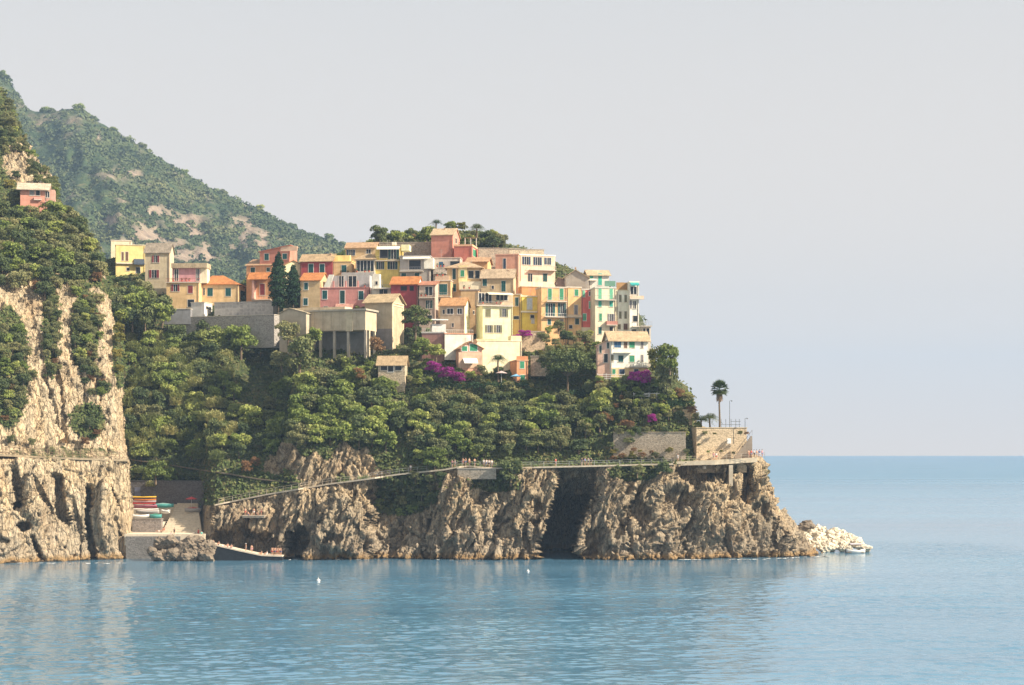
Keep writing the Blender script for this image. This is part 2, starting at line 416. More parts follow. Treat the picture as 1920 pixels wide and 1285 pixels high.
# ------------------------------------------------------------------ left headland
SIL2 = [(170, 2), (200, 22), (250, 40), (295, 62), (325, 90), (345, 106), (385, 112), (405, 130), (440, 168), (470, 185), (500, 196), (560, 206), (600, 212), (650, 228), (700, 231), (760, 227), (820, 232), (848, 239), (880, 241), (960, 246), (1052, 242), (1070, 242)]
def sil2(py): return np.interp(py, [p[0] for p in SIL2], [p[1] for p in SIL2])
pl_ = [(1072, 370), (1055, 370.5), (862, 374), (858, 376.5), (846, 378), (700, 386), (600, 396), (500, 415), (400, 447), (300, 488), (180, 540), (150, 555)]
YL = Relief([(-200, [(a, b-18) for a, b in pl_]), (0, [(a, b-4) for a, b in pl_]), (250, [(a, b+13) for a, b in pl_])], -200, 260, 150, 1076, 7)
def feat_left(px, py):
    o = np.zeros_like(px)
    def crack(cx, y0, y1, w, d, lean=0.0):
        c = np.abs(px-cx-(py-y0)*lean-3*np.sin(py*.05+cx)); return d*(1-sstep(w*.35, w, c))*sstep(y0, y0+18, py)*(1-sstep(y1-15, y1+6, py))
    o += crack(102, 885, 990, 13, 4.5, .22)+crack(163, 905, 1052, 8, 6, .06)+crack(30, 870, 960, 10, 3.5)+crack(60, 1000, 1052, 9, 3.5, .4)
    o += crack(205, 900, 960, 4, 1.6, .3)+crack(140, 930, 1050, 4, 1.4, .1)+crack(60, 880, 960, 4, 1.5, .45)+crack(215, 960, 1040, 4, 1.2, .15)+crack(84, 560, 840, 6, 1.3, .16)+crack(45, 520, 800, 5, 1.0, .22)+crack(130, 600, 780, 6, 1.3, .2)+crack(190, 690, 800, 5, 1.2, -.1)
    o += 4*ell(px, py, 33, 946, 13, 9)+4*ell(px, py, 44, 986, 14, 9)
    o += 2.2*ell(px, py, 12, 862, 22, 7)
    o -= 2.0*ell(px, py, 70, 930, 26, 60)+2.2*ell(px, py, 205, 960, 20, 80)
    return o
def amp_left(px, py):
    near = np.exp(-((py-855)/7)**2)
    return (.2+.26*sstep(470, 560, py)+.5*(1-sstep(400, 470, py))*sstep(60, 10, sil2(py)-px))*(1-.5*near)+.35*ell(px, py, 55, 300, 80, 50)
def veg_left(px, py, P):
    v = 1-sstep(470, 545, py-.25*(px-100)+130*(fbm(P/7, 3, 33)-.5))
    v = v*(1-.9*ell(px, py, 62, 305, 66, 50))
    v = np.maximum(v, .8*ell(px, py, 95, 610, 16, 120)); v = np.maximum(v, .8*ell(px, py, 160, 620, 30, 90)); v = np.maximum(v, .95*ell(px, py, 15, 690, 42, 130))
    v = np.maximum(v, .7*ell(px, py, 165, 790, 40, 40)); v = np.maximum(v, .5*ell(px, py, 120, 850, 140, 16)); v = np.maximum(v, .85*ell(px, py, 222, 660, 12, 80))
    return v
rows_l = np.concatenate([np.arange(165, 470, 3.0), np.arange(470, 1068, 2.0)])
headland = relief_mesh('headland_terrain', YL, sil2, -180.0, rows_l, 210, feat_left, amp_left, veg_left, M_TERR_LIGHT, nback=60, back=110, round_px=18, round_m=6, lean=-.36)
tag(headland, kind='structure')

# ------------------------------------------------------------------ sea
def m_sea():
    t = NT('sea_water'); b = t.bsdf
    p = t.pos(scale=(.55, 1, 1)); p2 = t.pos(scale=(.35, 1, 1), rot=(0, 0, R(9)))
    big = t.noise(t.pos(scale=(.004, .022, 1)), 1.0, 5, .6); far = t.noise(t.pos(scale=(.0012, .010, 1)), 1.0, 4, .6)
    mm = t.math('ADD', t.math('MULTIPLY', big, .5), t.math('MULTIPLY', far, .5))
    t.color(t.ramp(mm, [(.38, (.055, .15, .242)), (.50, (.085, .20, .303)), (.60, (.122, .245, .348))]))
    gy = t.new('ShaderNodeSeparateXYZ'); t.link(t.new('ShaderNodeNewGeometry').outputs['Position'], gy.inputs[0])
    mr = t.new('ShaderNodeMapRange'); mr.inputs[1].default_value = 430; mr.inputs[2].default_value = 1600; mr.inputs[3].default_value = 0; mr.inputs[4].default_value = .24; t.link(gy.outputs[1], mr.inputs[0])   # open water is choppier than the bay
    t.link(t.math('ADD', t.ramp(mm, [(.38, (.03,)*3), (.62, (.12,)*3)]), mr.outputs[0]), b.inputs['Roughness'])
    b.inputs['IOR'].default_value = 1.33; b.inputs['Specular IOR Level'].default_value = .5
    w1 = t.noise(p, .62, 4, .55); w2 = t.noise(p2, 2.2, 3, .6); w3 = t.noise(t.pos(scale=(.4, 1, 1), rot=(0, 0, R(-14))), .16, 3, .5)
    h = t.math('ADD', t.math('ADD', t.math('MULTIPLY', w1, 1.0), t.math('MULTIPLY', w2, .22)), t.math('MULTIPLY', w3, 1.3))
    t.bump(h, .25, .3)
    return t.m
def sea_mesh():
    """one sheet: fine real ripples in the bay, widening to the horizon"""
    X = np.concatenate([[-9000, -3000, -1000, -400, -200], np.arange(-135, 136, .36), [200, 400, 1000, 3000, 9000]])
    Y = np.concatenate([[-400, 0, 80], np.arange(125, 470, .36), 470+7306*(np.arange(1, 90)/89.)**2.2])
    gx_, gy_ = np.meshgrid(X, Y); P = np.stack([gx_.ravel(), gy_.ravel(), np.zeros(gx_.size)], 1); h = np.zeros(len(P))
    k = (np.abs(P[:,0]) < 136) & (P[:,1] > 120) & (P[:,1] < 471); q = P[k]; x = q[:,0]+.25*q[:,1]; y = q[:,1]-.12*q[:,0]
    gust = .45+.9*fbm(np.stack([x/30, y/22, x*0], 1), 3, 81)
    hh = .105*(ridged(np.stack([x/1.7, y/1.05, x*0], 1), 2, 82)-.5)+.085*(vnoise(np.stack([x/3.2, y/1.9, x*0+4], 1), 83)-.5)+.09*(vnoise(np.stack([x/15, y/6.0, x*0+9], 1), 84)-.5)
    edge = sstep(136, 115, np.abs(q[:,0]))*sstep(471, 430, q[:,1])*sstep(122, 130, q[:,1])
    h[k] = hh*gust*edge*(.45+1.3*sstep(352, 285, q[:,1])+1.2*sstep(70, 100, q[:,0])*sstep(300, 340, q[:,1])); P[:,2] = h
    return mesh_obj('sea', P, grid_faces(len(Y), len(X)), m_sea(), smooth=True)
sea = sea_mesh(); tag(sea, kind='structure')

# ------------------------------------------------------------------ far hill
HS = [(-260, 20), (-100, 70), (0, 140), (22, 160), (42, 190), (50, 208), (75, 214), (150, 208), (185, 232), (240, 262), (285, 290), (340, 325), (400, 357), (450, 380), (500, 404), (560, 434), (620, 452), (660, 466), (740, 505), (860, 560), (1000, 700), (1060, 860)]
def hill_sil(px): return np.interp(px, [p[0] for p in HS], [p[1] for p in HS])
def hill_point(px, v):
    """v 0 = ridge, 1 = foot"""
    top = hill_sil(px); Yr = 1620-.25*(px-300); py = top+(880-top)*v
    Y = Yr-(Yr-900)*(v**.85)
    n = fbm(np.stack([px/70., v*5, px*0+3], 1), 3, 60); Y = Y+(n-.5)*150*np.minimum(1, v*6)
    return np.stack([wx(px, Y), Y, wz(py, Y)], 1), py
nx, nv = 300, 160
gx, gv = np.meshgrid(np.linspace(-260, 1060, nx), np.linspace(0, 1, nv))
HP, hpy = hill_point(gx.ravel(), gv.ravel())
HPg = HP.reshape(nv, nx, 3); back = HPg[:1].copy(); back[:,:,1] += 500; back[:,:,2] -= 260
HPg = np.concatenate([back, HPg], 0)
Pd = HPg.reshape(-1, 3); Pd = Pd+np.array([0, -1, .3])*((ridged(Pd/40, 3, 70)-.5)*14)[:,None]
def rocky_hill(px, py):
    n = fbm(np.stack([px/26., py/22., px*0], 1), 4, 77)
    m = 1.25*ell(px, py, 330, 450, 190, 75)+.6*ell(px, py, 250, 370, 120, 60)+.45*ell(px, py, 130, 222, 60, 16)+.5*ell(px, py, 200, 260, 30, 18)+.5*ell(px, py, 70, 230, 40, 14)+.6*ell(px,py,110,350,60,40)
    return np.clip(m*.62+(n-.5)*2.6-.20, 0, 1)
def m_hill():
    t = NT('far_hillside'); p = t.pos()
    a = t.new('ShaderNodeAttribute', attribute_name='veg').outputs['Fac']
    n = t.noise(p, .09, 5, .65); r = t.ramp(n, [(.3, (.15, .11, .085)), (.52, (.27, .205, .15)), (.7, (.36, .29, .22))])
    g = t.ramp(t.noise(p, .06, 5, .6), [(.35, (.025, .045, .018)), (.58, (.05, .075, .028)), (.75, (.16, .14, .06))])
    t.color(t.mix(a, r, g)); t.bump(n, 1.0, 4.0); return t.m
hill = mesh_obj('far_hill', Pd, grid_faces(nv+1, nx), m_hill(), smooth=True)
hv = 1-rocky_hill(np.concatenate([gx[0], gx.ravel()]), np.concatenate([hpy[:nx], hpy]))
a_ = hill.data.attributes.new('veg', 'FLOAT', 'POINT'); a_.data.foreach_set('value', hv.astype(np.float32))
tag(hill, kind='structure')
# ------------------------------------------------------------------ house kit
_mc = {}
def plaster(c):
    k = ('pl',)+tuple(c)
    if k in _mc: return _mc[k]
    t = NT('painted_plaster'); v = t.pos(obj=True); vs = t.pos(scale=(1.3, 1.3, .22), obj=True)
    f = t.noise(v, .55, 4, .6); s = t.noise(vs, 1.1, 4, .65); g = t.noise(v, 6, 3)
    hi = tuple(min(.92, x*1.10) for x in c); lo = (c[0]*.82, c[1]*.80, c[2]*.78)
    col = t.ramp(f, [(.32, lo), (.66, hi)])
    st = t.ramp(s, [(.30, (.74, .71, .67)), (.48, (1, 1, 1))]); col = t.mix(.65, col, st, 'MULTIPLY')
    col = t.mix(.25, col, t.ramp(g, [(.35, (.8, .8, .8)), (.65, (1.1, 1.1, 1.1))]), 'MULTIPLY')
    t.color(col); t.bump(g, .3, .03); _mc[k] = t.m; return t.m
def roofing(c):
    c = tuple(x*.78 for x in c)
    k = ('rf',)+tuple(c)
    if k in _mc: return _mc[k]
    t = NT('roof_tiles'); v = t.pos(obj=True)
    f = t.noise(v, .8, 4, .6); g = t.noise(t.pos(scale=(3.2, .8, .8), obj=True), 1.6, 3, .7); w = t.new('ShaderNodeTexWave'); w.bands_direction = 'X'
    w.inputs['Scale'].default_value = 1.5; w.inputs['Distortion'].default_value = .6; t.link(v, w.inputs['Vector'])
    col = t.ramp(f, [(.3, tuple(x*.72 for x in c)), (.7, tuple(min(1, x*1.18) for x in c))])
    col = t.mix(.75, col, t.ramp(g, [(.30, (.55, .52, .5)), (.6, (1.12, 1.1, 1.08))]), 'MULTIPLY')
    t.color(col); t.bump(w.outputs['Fac'], .8, .06); _mc[k] = t.m; return t.m
def stone(c, name='rubble_stone'):
    k = (name,)+tuple(c)
    if k in _mc: return _mc[k]
    t = NT(name); v = t.pos(scale=(1, 1, 1.5), obj=True)
    vo = t.new('ShaderNodeTexVoronoi'); vo.inputs['Scale'].default_value = 3.4; t.link(v, vo.inputs['Vector'])
    f = t.noise(v, .5, 4, .6)
    col = t.mix(.65, t.ramp(f, [(.3, tuple(x*.68 for x in c)), (.7, tuple(min(1, x*1.25) for x in c))]), t.ramp(vo.outputs['Color'], [(.1, tuple(x*.55 for x in c)), (.8, tuple(min(1, x*1.4) for x in c))]))
    t.color(col); t.bump(vo.outputs['Distance'], .7, .07); _mc[k] = t.m; return t.m
GLASS = plain('dark_window_glass', (.022, .028, .036), .18, .3)
WHITE = plain('white_paint', (.78, .75, .70)); STONEW = plain('pale_sill', (.62, .55, .46))
RAIL = plain('rail_metal', (.32, .31, .30), .5); DARKMET = plain('dark_iron', (.07, .075, .08), .5); WOOD = plain('weathered_wood', (.28, .19, .12))
SHC = {'teal': (.015, .085, .085), 'green': (.05, .25, .13), 'mint': (.14, .45, .27), 'red': (.22, .035, .035), 'dkg': (.02, .06, .055), 'brown': (.16, .085, .05),
       'olive': (.17, .16, .09), 'grey': (.22, .20, .20), 'blue': (.05, .12, .22), 'pale': (.55, .60, .62), 'turq': (.05, .36, .27), 'navy': (.03, .05, .09)}
def shut(c): return plain('shutter_'+c, SHC[c], .6, .2)

class House:
    def __init__(s, name, label, x0, x1, ye, yb, th=6, xs=None, D=6.0, Y=None, wall=(.6, .5, .35), drop=7.0, cat='house', side=None, group=None):
        th = R(th); s.th = th; c, sn = math.cos(th), math.sin(th)
        Y0 = float(YM((x0+x1)/2, yb))-.8 if Y is None else Y
        k = (x1-960)/FP; X0 = wx(x0, Y0)
        s.W = (k*Y0-X0)/(c+k*sn); s.P = Vector((X0, Y0, wz(yb, Y0))); s.r = Vector((c, -sn, 0)); s.b = Vector((sn, c, 0))
        if xs is not None:
            kk = (xs-960)/FP
            Cn = s.P+s.r*s.W if xs > x1 else s.P
            s.D = (kk*Cn.y-Cn.x)/(sn-kk*c)
            if not .8 < s.D < 14: s.D = D
        else: s.D = D
        s.Y0 = Y0; s.h = s.fz(ye, s.W/2); s.name = name; s.mat = plaster(wall) if isinstance(wall, tuple) else wall; s.drop = drop
        s.root = empty(name, s.P, -th); tag(s.root, label, cat, group); s.roof = None; s.px = ((x0+x1)/2, ye)
        if cat == 'house': s.pipe()
    # pixel readings on the facade plane -> metres in the house's own frame
    def fx(s, px, yo=0.0):
        k = (px-960)/FP; A = s.P+s.b*yo; return (k*A.y-A.x)/(s.r.x-k*s.r.y)
    def fz(s, py, x=0.0, yo=0.0):
        p = s.P+s.r*x+s.b*yo; return wz(py, p.y)-s.P.z
    def sy(s, px):
        k = (px-960)/FP; C = s.P+s.r*s.W; return (k*C.y-C.x)/(s.b.x-k*s.b.y)
    def pipe(s):
        if s.drop < 2 or s.h < 2.5: return
        x = s.W-.25 if rnd.random() < .6 else .25; m = MB(); m.tube((x, -.07, -s.drop), (x, -.07, s.h-.15), .06, None, 5); m.build('drainpipe', plain('copper_pipe', (.20, .13, .09), .6), s.root)
        if rnd.random() < .5:
            xa = s.W*rnd.uniform(.2, .8); m = MB(); m.tube((xa, s.D*.5, s.h), (xa, s.D*.5, s.h+2.6), .03, None, 4)
            for i in range(4): m.tube((xa-.5, s.D*.5, s.h+1.7+.25*i), (xa+.5, s.D*.5, s.h+1.7+.25*i), .018, None, 4)
            m.build('aerial', RAIL, s.root)
    def part(s, mb, name, mat, parent=None): return mb.build(name, mat, parent or s.root)
    # roofs -----------------------------------------------------------
    def flat(s, cop=.25, col=None, par=.0):
        m = MB(); m.box(0, s.W, 0, s.D, -s.drop, s.h); s.part(m, 'wall', s.mat)
        m = MB(); o = .12; t = .3; h = s.h+par
        m.box(-o, s.W+o, -o, t, h, h+cop); m.box(-o, s.W+o, s.D-t, s.D+o, h, h+cop); m.box(-o, t, t, s.D-t, h, h+cop); m.box(s.W-t, s.W+o, t, s.D-t, h, h+cop)
        m.box(t, s.W-t, t, s.D-t, h-.1, h+cop*.4)
        s.roof = s.part(m, 'roof', plaster(col) if col else STONEW); return s
    def gx(s, yr, col, ov=.35):     # ridge parallel to the facade
        hr = max(s.fz(yr, s.W/2, s.D/2), s.h+.3)
        m = MB(); m.prism([(0, 0, -s.drop), (0, s.D, -s.drop), (0, s.D, s.h), (0, s.D/2, hr), (0, 0, s.h)], (s.W, 0, 0)); s.part(m, 'wall', s.mat)
        sl = (hr-s.h)/(s.D/2); e = s.h-ov*sl; t = .2; m = MB()
        m.prism([(-ov, -ov, e), (-ov, s.D/2, hr), (-ov, s.D+ov, e), (-ov, s.D+ov, e+t), (-ov, s.D/2, hr+t), (-ov, -ov, e+t)], (s.W+2*ov, 0, 0))
        for V in range(len(m.V)): m.V[V] = (m.V[V][0], m.V[V][1], m.V[V][2]+.02)
        s.roof = s.part(m, 'roof', roofing(col)); s.hr = hr; return s
    def gy(s, pxr, yr, col, ov=.35):     # gable faces the viewer, ridge runs back
        xr = s.fx(pxr); hr = s.fz(yr, xr)
        m = MB(); m.prism([(0, 0, -s.drop), (s.W, 0, -s.drop), (s.W, 0, s.h), (xr, 0, hr), (0, 0, s.h)], (0, s.D, 0)); s.part(m, 'wall', s.mat)
        t = .2; a = (hr-s.h)/max(.3, xr); b = (hr-s.h)/max(.3, s.W-xr); m = MB()
        m.prism([(-ov, -ov, s.h-ov*a+.02), (xr, -ov, hr+.02), (s.W+ov, -ov, s.h-ov*b+.02), (s.W+ov, -ov, s.h-ov*b+t), (xr, -ov, hr+t), (-ov, -ov, s.h-ov*a+t)], (0, s.D+2*ov, 0))
        s.roof = s.part(m, 'roof', roofing(col)); s.hr = hr; return s
    def hip(s, pa, pb, yr, col, ov=.45):
        m = MB(); m.box(0, s.W, 0, s.D, -s.drop, s.h); s.part(m, 'wall', s.mat)
        hr = s.fz(yr, s.W/2, s.D/2); xa, xb = s.fx(pa, s.D/2), s.fx(pb, s.D/2); e = s.h-.05; t = .16; W_, D_ = s.W, s.D
        V = [(-ov, -ov, e), (W_+ov, -ov, e), (W_+ov, D_+ov, e), (-ov, D_+ov, e), (-ov, -ov, e+t), (W_+ov, -ov, e+t), (W_+ov, D_+ov, e+t), (-ov, D_+ov, e+t), (xa, D_/2, hr), (xb, D_/2, hr)]
        m = MB(); m.add(V, [(3, 2, 1, 0), (0, 1, 5, 4), (1, 2, 6, 5), (2, 3, 7, 6), (3, 0, 4, 7), (4, 5, 9, 8), (5, 6, 9), (6, 7, 8, 9), (7, 4, 8)])
        s.roof = s.part(m, 'roof', roofing(col)); s.hr = hr; return s
    def shed(s, yl, yr, col, ov=.3):     # single pitch rising or falling along the facade
        hl, hr = s.fz(yl, 0), s.fz(yr, s.W)
        m = MB(); m.prism([(0, 0, -s.drop), (s.W, 0, -s.drop), (s.W, 0, hr), (0, 0, hl)], (0, s.D, 0)); s.part(m, 'wall', s.mat)
        a = (hr-hl)/s.W; t = .2; m = MB()
        m.prism([(-ov, -ov, hl-a*ov+.02), (s.W+ov, -ov, hr+a*ov+.02), (s.W+ov, -ov, hr+a*ov+t), (-ov, -ov, hl-a*ov+t)], (0, s.D+2*ov, 0))
        s.roof = s.part(m, 'roof', roofing(col)); return s
    def lean(s, yr, col, ov=.35):     # single pitch rising to the back
        hr = s.fz(yr, s.W/2, s.D)
        m = MB(); m.prism([(0, 0, -s.drop), (0, s.D, -s.drop), (0, s.D, hr), (0, 0, s.h)], (s.W, 0, 0)); s.part(m, 'wall', s.mat)
        a = (hr-s.h)/s.D; t = .18; m = MB()
        m.prism([(-ov, -ov, s.h-a*ov+.02), (-ov, s.D+ov, hr+a*ov+.02), (-ov, s.D+ov, hr+a*ov+t), (-ov, -ov, s.h-a*ov+t)], (s.W+2*ov, 0, 0))
        s.roof = s.part(m, 'roof', roofing(col)); return s
    # parts ------------------------------------------------------------
    def block(s, name, x0, x1, yt, yb, y0=0.0, y1=None, col=None, mat=None):
        y1 = s.D if y1 is None else y1; m = MB()
        a, b = s.fx(x0, y0), s.fx(x1, y0); m.box(a, b, y0, y1, s.fz(yb, (a+b)/2, y0), s.fz(yt, (a+b)/2, y0))
        return s.part(m, name, mat or (plaster(col) if col else s.mat))
    def pent(s, x0, x1, yt, yb, y0=-.8, y1=.0, col=(.6, .27, .1), name='porch_roof'):   # small sloping roof leaning on the facade
        a, b = s.fx(x0), s.fx(x1); zt, zb = s.fz(yt, a), s.fz(yb, a, y0); m = MB()
        m.prism([(a, y0, zb), (a, y1-.01, zt), (a, y1-.01, zt+.15), (a, y0, zb+.15)], (b-a, 0, 0)); return s.part(m, name, roofing(col))
    def win(s, px, py, w, h, st='c', col='teal', face='f', fr=None, yo=0.0, sill=True):
        if face == 'f':
            u0, u1 = s.fx(px-w/2, yo), s.fx(px+w/2, yo); um = (u0+u1)/2; z0, z1 = s.fz(py+h/2, um, yo), s.fz(py-h/2, um, yo)
            def B(m, a, b, n0, n1, c, d): m.box(a, b, yo-n1, yo-n0, c, d)
        else:
            u0, u1 = s.sy(px-w/2), s.sy(px+w/2); pc = s.P+s.r*s.W+s.b*((u0+u1)/2)
            z0, z1 = wz(py+h/2, pc.y)-s.P.z, wz(py-h/2, pc.y)-s.P.z
            def B(m, a, b, n0, n1, c, d): m.box(s.W+n0, s.W+n1, a, b, c, d)
        W_ = u1-u0; f = .12
        fm = fr if fr else STONEW
        m = MB(); B(m, u0-f, u0, .002, .05, z0, z1); B(m, u1, u1+f, .002, .05, z0, z1); B(m, u0-f, u1+f, .002, .06, z1, z1+f)
        B(m, u0-f-.05, u1+f+.05, .002, .10 if sill else .05, z0-f, z0)
        nm = 'door' if st in ('D', 'G') else 'window'
        root = s.part(m, nm, fm)
        if st in ('d', 'D', 'p'):
            m = MB(); B(m, u0, u1, .003, .02, z0, z1); s.part(m, 'pane', GLASS if st != 'D' else shut(col), root)
            if st == 'd':
                m = MB(); c = (u0+u1)/2; B(m, c-.04, c+.04, .021, .04, z0, z1); s.part(m, 'mullion', WHITE, root)
        elif st in ('g', 'G'):
            m = MB(); B(m, u0, u1, .003, .02, z0, z1); s.part(m, 'pane', GLASS, root)
            m = MB(); n = max(2, int(W_/.8)); 
            for i in range(n+1):
                c = u0+W_*i/n; B(m, c-.05, c+.05, .021, .05, z0, z1)
            s.part(m, 'mullion', WHITE, root)
        elif st == 'c':
            c = (u0+u1)/2; m = MB(); B(m, u0, c-.015, .004, .05, z0, z1); s.part(m, 'shutter', shut(col), root)
            m = MB(); B(m, c+.015, u1, .004, .05, z0, z1); s.part(m, 'shutter', shut(col), root)
        elif st == 'o':
            q = W_*.24; m = MB(); B(m, u0+q, u1-q, .003, .02, z0, z1); s.part(m, 'pane', GLASS, root)
            m = MB(); c = (u0+u1)/2; B(m, c-.04, c+.04, .021, .04, z0, z1); B(m, u0+q, u0+q+.07, .021, .04, z0, z1); B(m, u1-q-.07, u1-q, .021, .04, z0, z1); s.part(m, 'mullion', WHITE, root)
            m = MB(); B(m, u0-.02, u0+q-.02, .062, .10, z0, z1); s.part(m, 'shutter', shut(col), root)
            m = MB(); B(m, u1-q+.02, u1+.02, .062, .10, z0, z1); s.part(m, 'shutter', shut(col), root)
        return root
    def balc(s, x0, x1, py, dep=1.0, rh=1.0, yo=0.0, slab=None, rail=None, solid=None):
        a, b = s.fx(x0, yo), s.fx(x1, yo); z = s.fz(py, (a+b)/2, yo-dep); y1 = yo-.003; y0 = yo-dep
        m = MB(); m.box(a, b, y0, y1, z-.18, z); r = s.part(m, 'balcony', slab or STONEW); m = MB()
        if solid:
            m.box(a, b, y0, y0+.1, z, z+rh); m.box(a, a+.1, y0+.1, y1, z, z+rh); m.box(b-.1, b, y0+.1, y1, z, z+rh); s.part(m, 'parapet', plaster(solid), r)
        else:
            n = max(2, int((b-a)/.45))
            for i in range(n+1):
                x = a+.04+(b-a-.08)*i/n; m.box(x-.02, x+.02, y0+.02, y0+.06, z, z+rh)
            m.box(a, b, y0+.01, y0+.07, z+rh, z+rh+.06); m.box(a, a+.05, y0+.07, y1, z+rh, z+rh+.06); m.box(b-.05, b, y0+.07, y1, z+rh, z+rh+.06)
            m.box(a, b, y0+.015, y0+.065, z+.1, z+.14); s.part(m, 'railing', rail or RAIL, r)
        return r
    def awn(s, x0, x1, yt, yb, dep=1.6, col=(.75, .70, .58), yo=0.0, name='awning'):
        a, b = s.fx(x0, yo), s.fx(x1, yo); zt = s.fz(yt, a, yo); zb = s.fz(yb, a, yo-dep); m = MB()
        m.prism([(a, yo-dep, zb), (a, yo-.01, zt), (a, yo-.01, zt+.06), (a, yo-dep, zb+.06)], (b-a, 0, 0)); m.box(a, b, yo-dep-.03, yo-dep, zb-.2, zb+.06)
        return s.part(m, name, plain('cloth_%.2f_%.2f_%.2f' % col, col, .9))
    def chim(s, px, yt, h=1.2, w=.5, yo=None, col=(.55, .40, .28)):
        yo = s.D*.4 if yo is None else yo; x = s.fx(px, yo); z = s.fz(yt, x, yo); m = MB()
        m.box(x-w/2, x+w/2, yo-w/2, yo+w/2, z-h, z); m.box(x-w/2-.08, x+w/2+.08, yo-w/2-.08, yo+w/2+.08, z, z+.1); m.box(x-w/2+.05, x+w/2-.05, yo-w/2+.05, yo+w/2-.05, z+.1, z+.3)
        return s.part(m, 'chimney', plaster(col), s.roof)
    def pots(s, lst, yo=0.0, col=(.55, .2, .1)):     # flower pots in a row along a terrace edge
        for px, py in lst:
            x = s.fx(px, yo); z = s.fz(py, x, yo); m = MB(); m.tube((x, yo, z), (x, yo, z+.45), .16, .26, 8); r = s.part(m, 'flower_pot', plain('terracotta', col))
            m = MB()
            for i in range(26):
                a = rnd.uniform(0, 6.28); q = rnd.uniform(.05, .35); zz = z+.4+rnd.uniform(0, .5); d = Vector((math.cos(a), math.sin(a), rnd.uniform(-.2, 1)))*.22
                c = Vector((x+q*math.cos(a), yo+q*math.sin(a), zz)); t = Vector((-math.sin(a), math.cos(a), .3))*.12; m.add([c-t, c+d, c+t], [(0, 1, 2)])
            s.part(m, 'potted_plant', plain('pot_leaf', (.06, .12, .03), .8), r)

TERRA = (.66, .27, .10); TANR = (.56, .41, .25); GREYR = (.40, .34, .27); ORR = (.60, .33, .16)
SALMON = (.60, .25, .18); CRIM = (.38, .075, .085); ORANGE = (.80, .49, .24); PEACH = (.74, .40, .26); TAN = (.64, .47, .27); OCHRE = (.72, .50, .26)
YEL = (.84, .66, .28); LEM = (.90, .83, .50); CREAM = (.82, .73, .53); WHT = (.86, .82, .71); PINK = (.62, .28, .25); GREY = (.40, .36, .32); BEIGE = (.55, .46, .33)

# ------------------------------------------------------------------ left row of houses
h = House('terrace_house', 'cream flat topped house peeping out behind the yellow house on the left slope', 208, 246, 452, 476, -10, Y=488, wall=CREAM).flat()
h = House('terrace_house', 'yellow flat roofed house with two brown windows, leftmost of the lower village row', 217, 272, 460, 516, -14, D=6, wall=YEL).flat(.2, CREAM)
h.win(230, 481, 4, 16, 'c', 'brown'); h.win(238, 481, 5, 17, 'c', 'brown'); h.win(240, 505, 5, 6, 'p'); h.win(259, 507, 8, 11, 'p'); h.awn(251, 271, 486, 495, 1.2, (.06, .075, .10)); h.balc(218, 272, 494, .5, .2, solid=CREAM)
h = House('tall_house', 'tall cream house with brown gable roof and red open shutters', 272, 318, 473, 548, 3, 326, wall=(.62, .52, .36)).gx(457, GREYR)
h.win(292, 486, 13, 13, 'o', 'red'); h.win(289, 514, 18, 15, 'o', 'red')
h = House('terrace_house', 'pink house with a railed terrace and red chairs above an orange lower floor', 312, 373, 530, 580, 3, D=6.5, wall=OCHRE).flat(.15)
u = h.block('upper_storey', 323, 375, 503, 530, 2.2, 6.0, (.62, .31, .33)); m = MB(); m.box(h.fx(321, 1.6), h.fx(388, 1.6), 1.5, 6.4, h.fz(503, 3, 2), h.fz(494, 3, 2)); h.part(m, 'roof', roofing((.62, .50, .34)))
h.block('upper_storey', 375.5, 388, 500, 531, 2.4, 5.8, CREAM); h.win(331, 516, 7, 22, 'g', yo=2.2); h.win(371, 516, 6, 22, 'g', yo=2.2); h.balc(311, 375, 529, .4, .9, rail=plain('red_rail', (.4, .1, .07)))
h.win(329, 540, 15, 13, 'o', 'red'); h.win(357, 543, 9, 14, 'c', 'red'); h.win(358, 569, 12, 14, 'p'); h.pots([(325, 528), (341, 528), (349, 528), (355, 528)], .4, (.5, .12, .08))
h = House('hip_roof_house', 'orange walled house with bright orange hip roof and teal shutters', 374, 447, 534, 570, 4, 463, wall=(.76, .54, .29)).hip(398, 419, 517, TERRA)
h.win(394, 548, 10, 15, 'c', 'teal'); h.win(428, 548, 10, 15, 'c', 'teal'); h.win(382.5, 547, 3, 13, 'p'); h.win(455, 555, 9, 18, 'p', face='s'); h.chim(386, 524, .8, .35)

# cemetery terrace
CEM = plaster((.52, .50, .47))
h = House('burial_chapel', 'small whitewashed block house at the left end of the cemetery wall', 358, 383, 568, 594, 14, 398, wall=(.74, .71, .67), cat='building', drop=1.5).flat(.2)
h.win(391, 578, 10, 5, 'd', face='s')
def m_niche():
    t = NT('burial_niche_wall'); v = t.pos(obj=True); b = t.new('ShaderNodeTexBrick'); sep = t.new('ShaderNodeSeparateXYZ'); cb = t.new('ShaderNodeCombineXYZ')
    t.link(v, sep.inputs[0]); t.link(sep.outputs[0], cb.inputs[0]); t.link(sep.outputs[2], cb.inputs[1]); t.link(cb.outputs[0], b.inputs['Vector']); b.offset = 0
    b.inputs['Scale'].default_value = 1.0; b.inputs['Brick Width'].default_value = 1.05; b.inputs['Row Height'].default_value = .95; b.inputs['Mortar Size'].default_value = .12
    b.inputs['Color1'].default_value = (.70, .66, .60, 1); b.inputs['Color2'].default_value = (.40, .37, .35, 1); b.inputs['Mortar'].default_value = (.66, .62, .57, 1)
    t.color(t.mix(.45, b.outputs['Color'], t.ramp(t.noise(v, 1.6, 4), [(.3, (.24, .22, .21)), (.7, (.62, .58, .53))]))); return t.m
h = House('cemetery_wall', 'long pale grey cemetery wall lined with rows of burial niches', 402, 512, 568, 593, 15, D=2.5, wall=m_niche(), cat='wall', drop=.5).flat(.3, (.42, .40, .38))
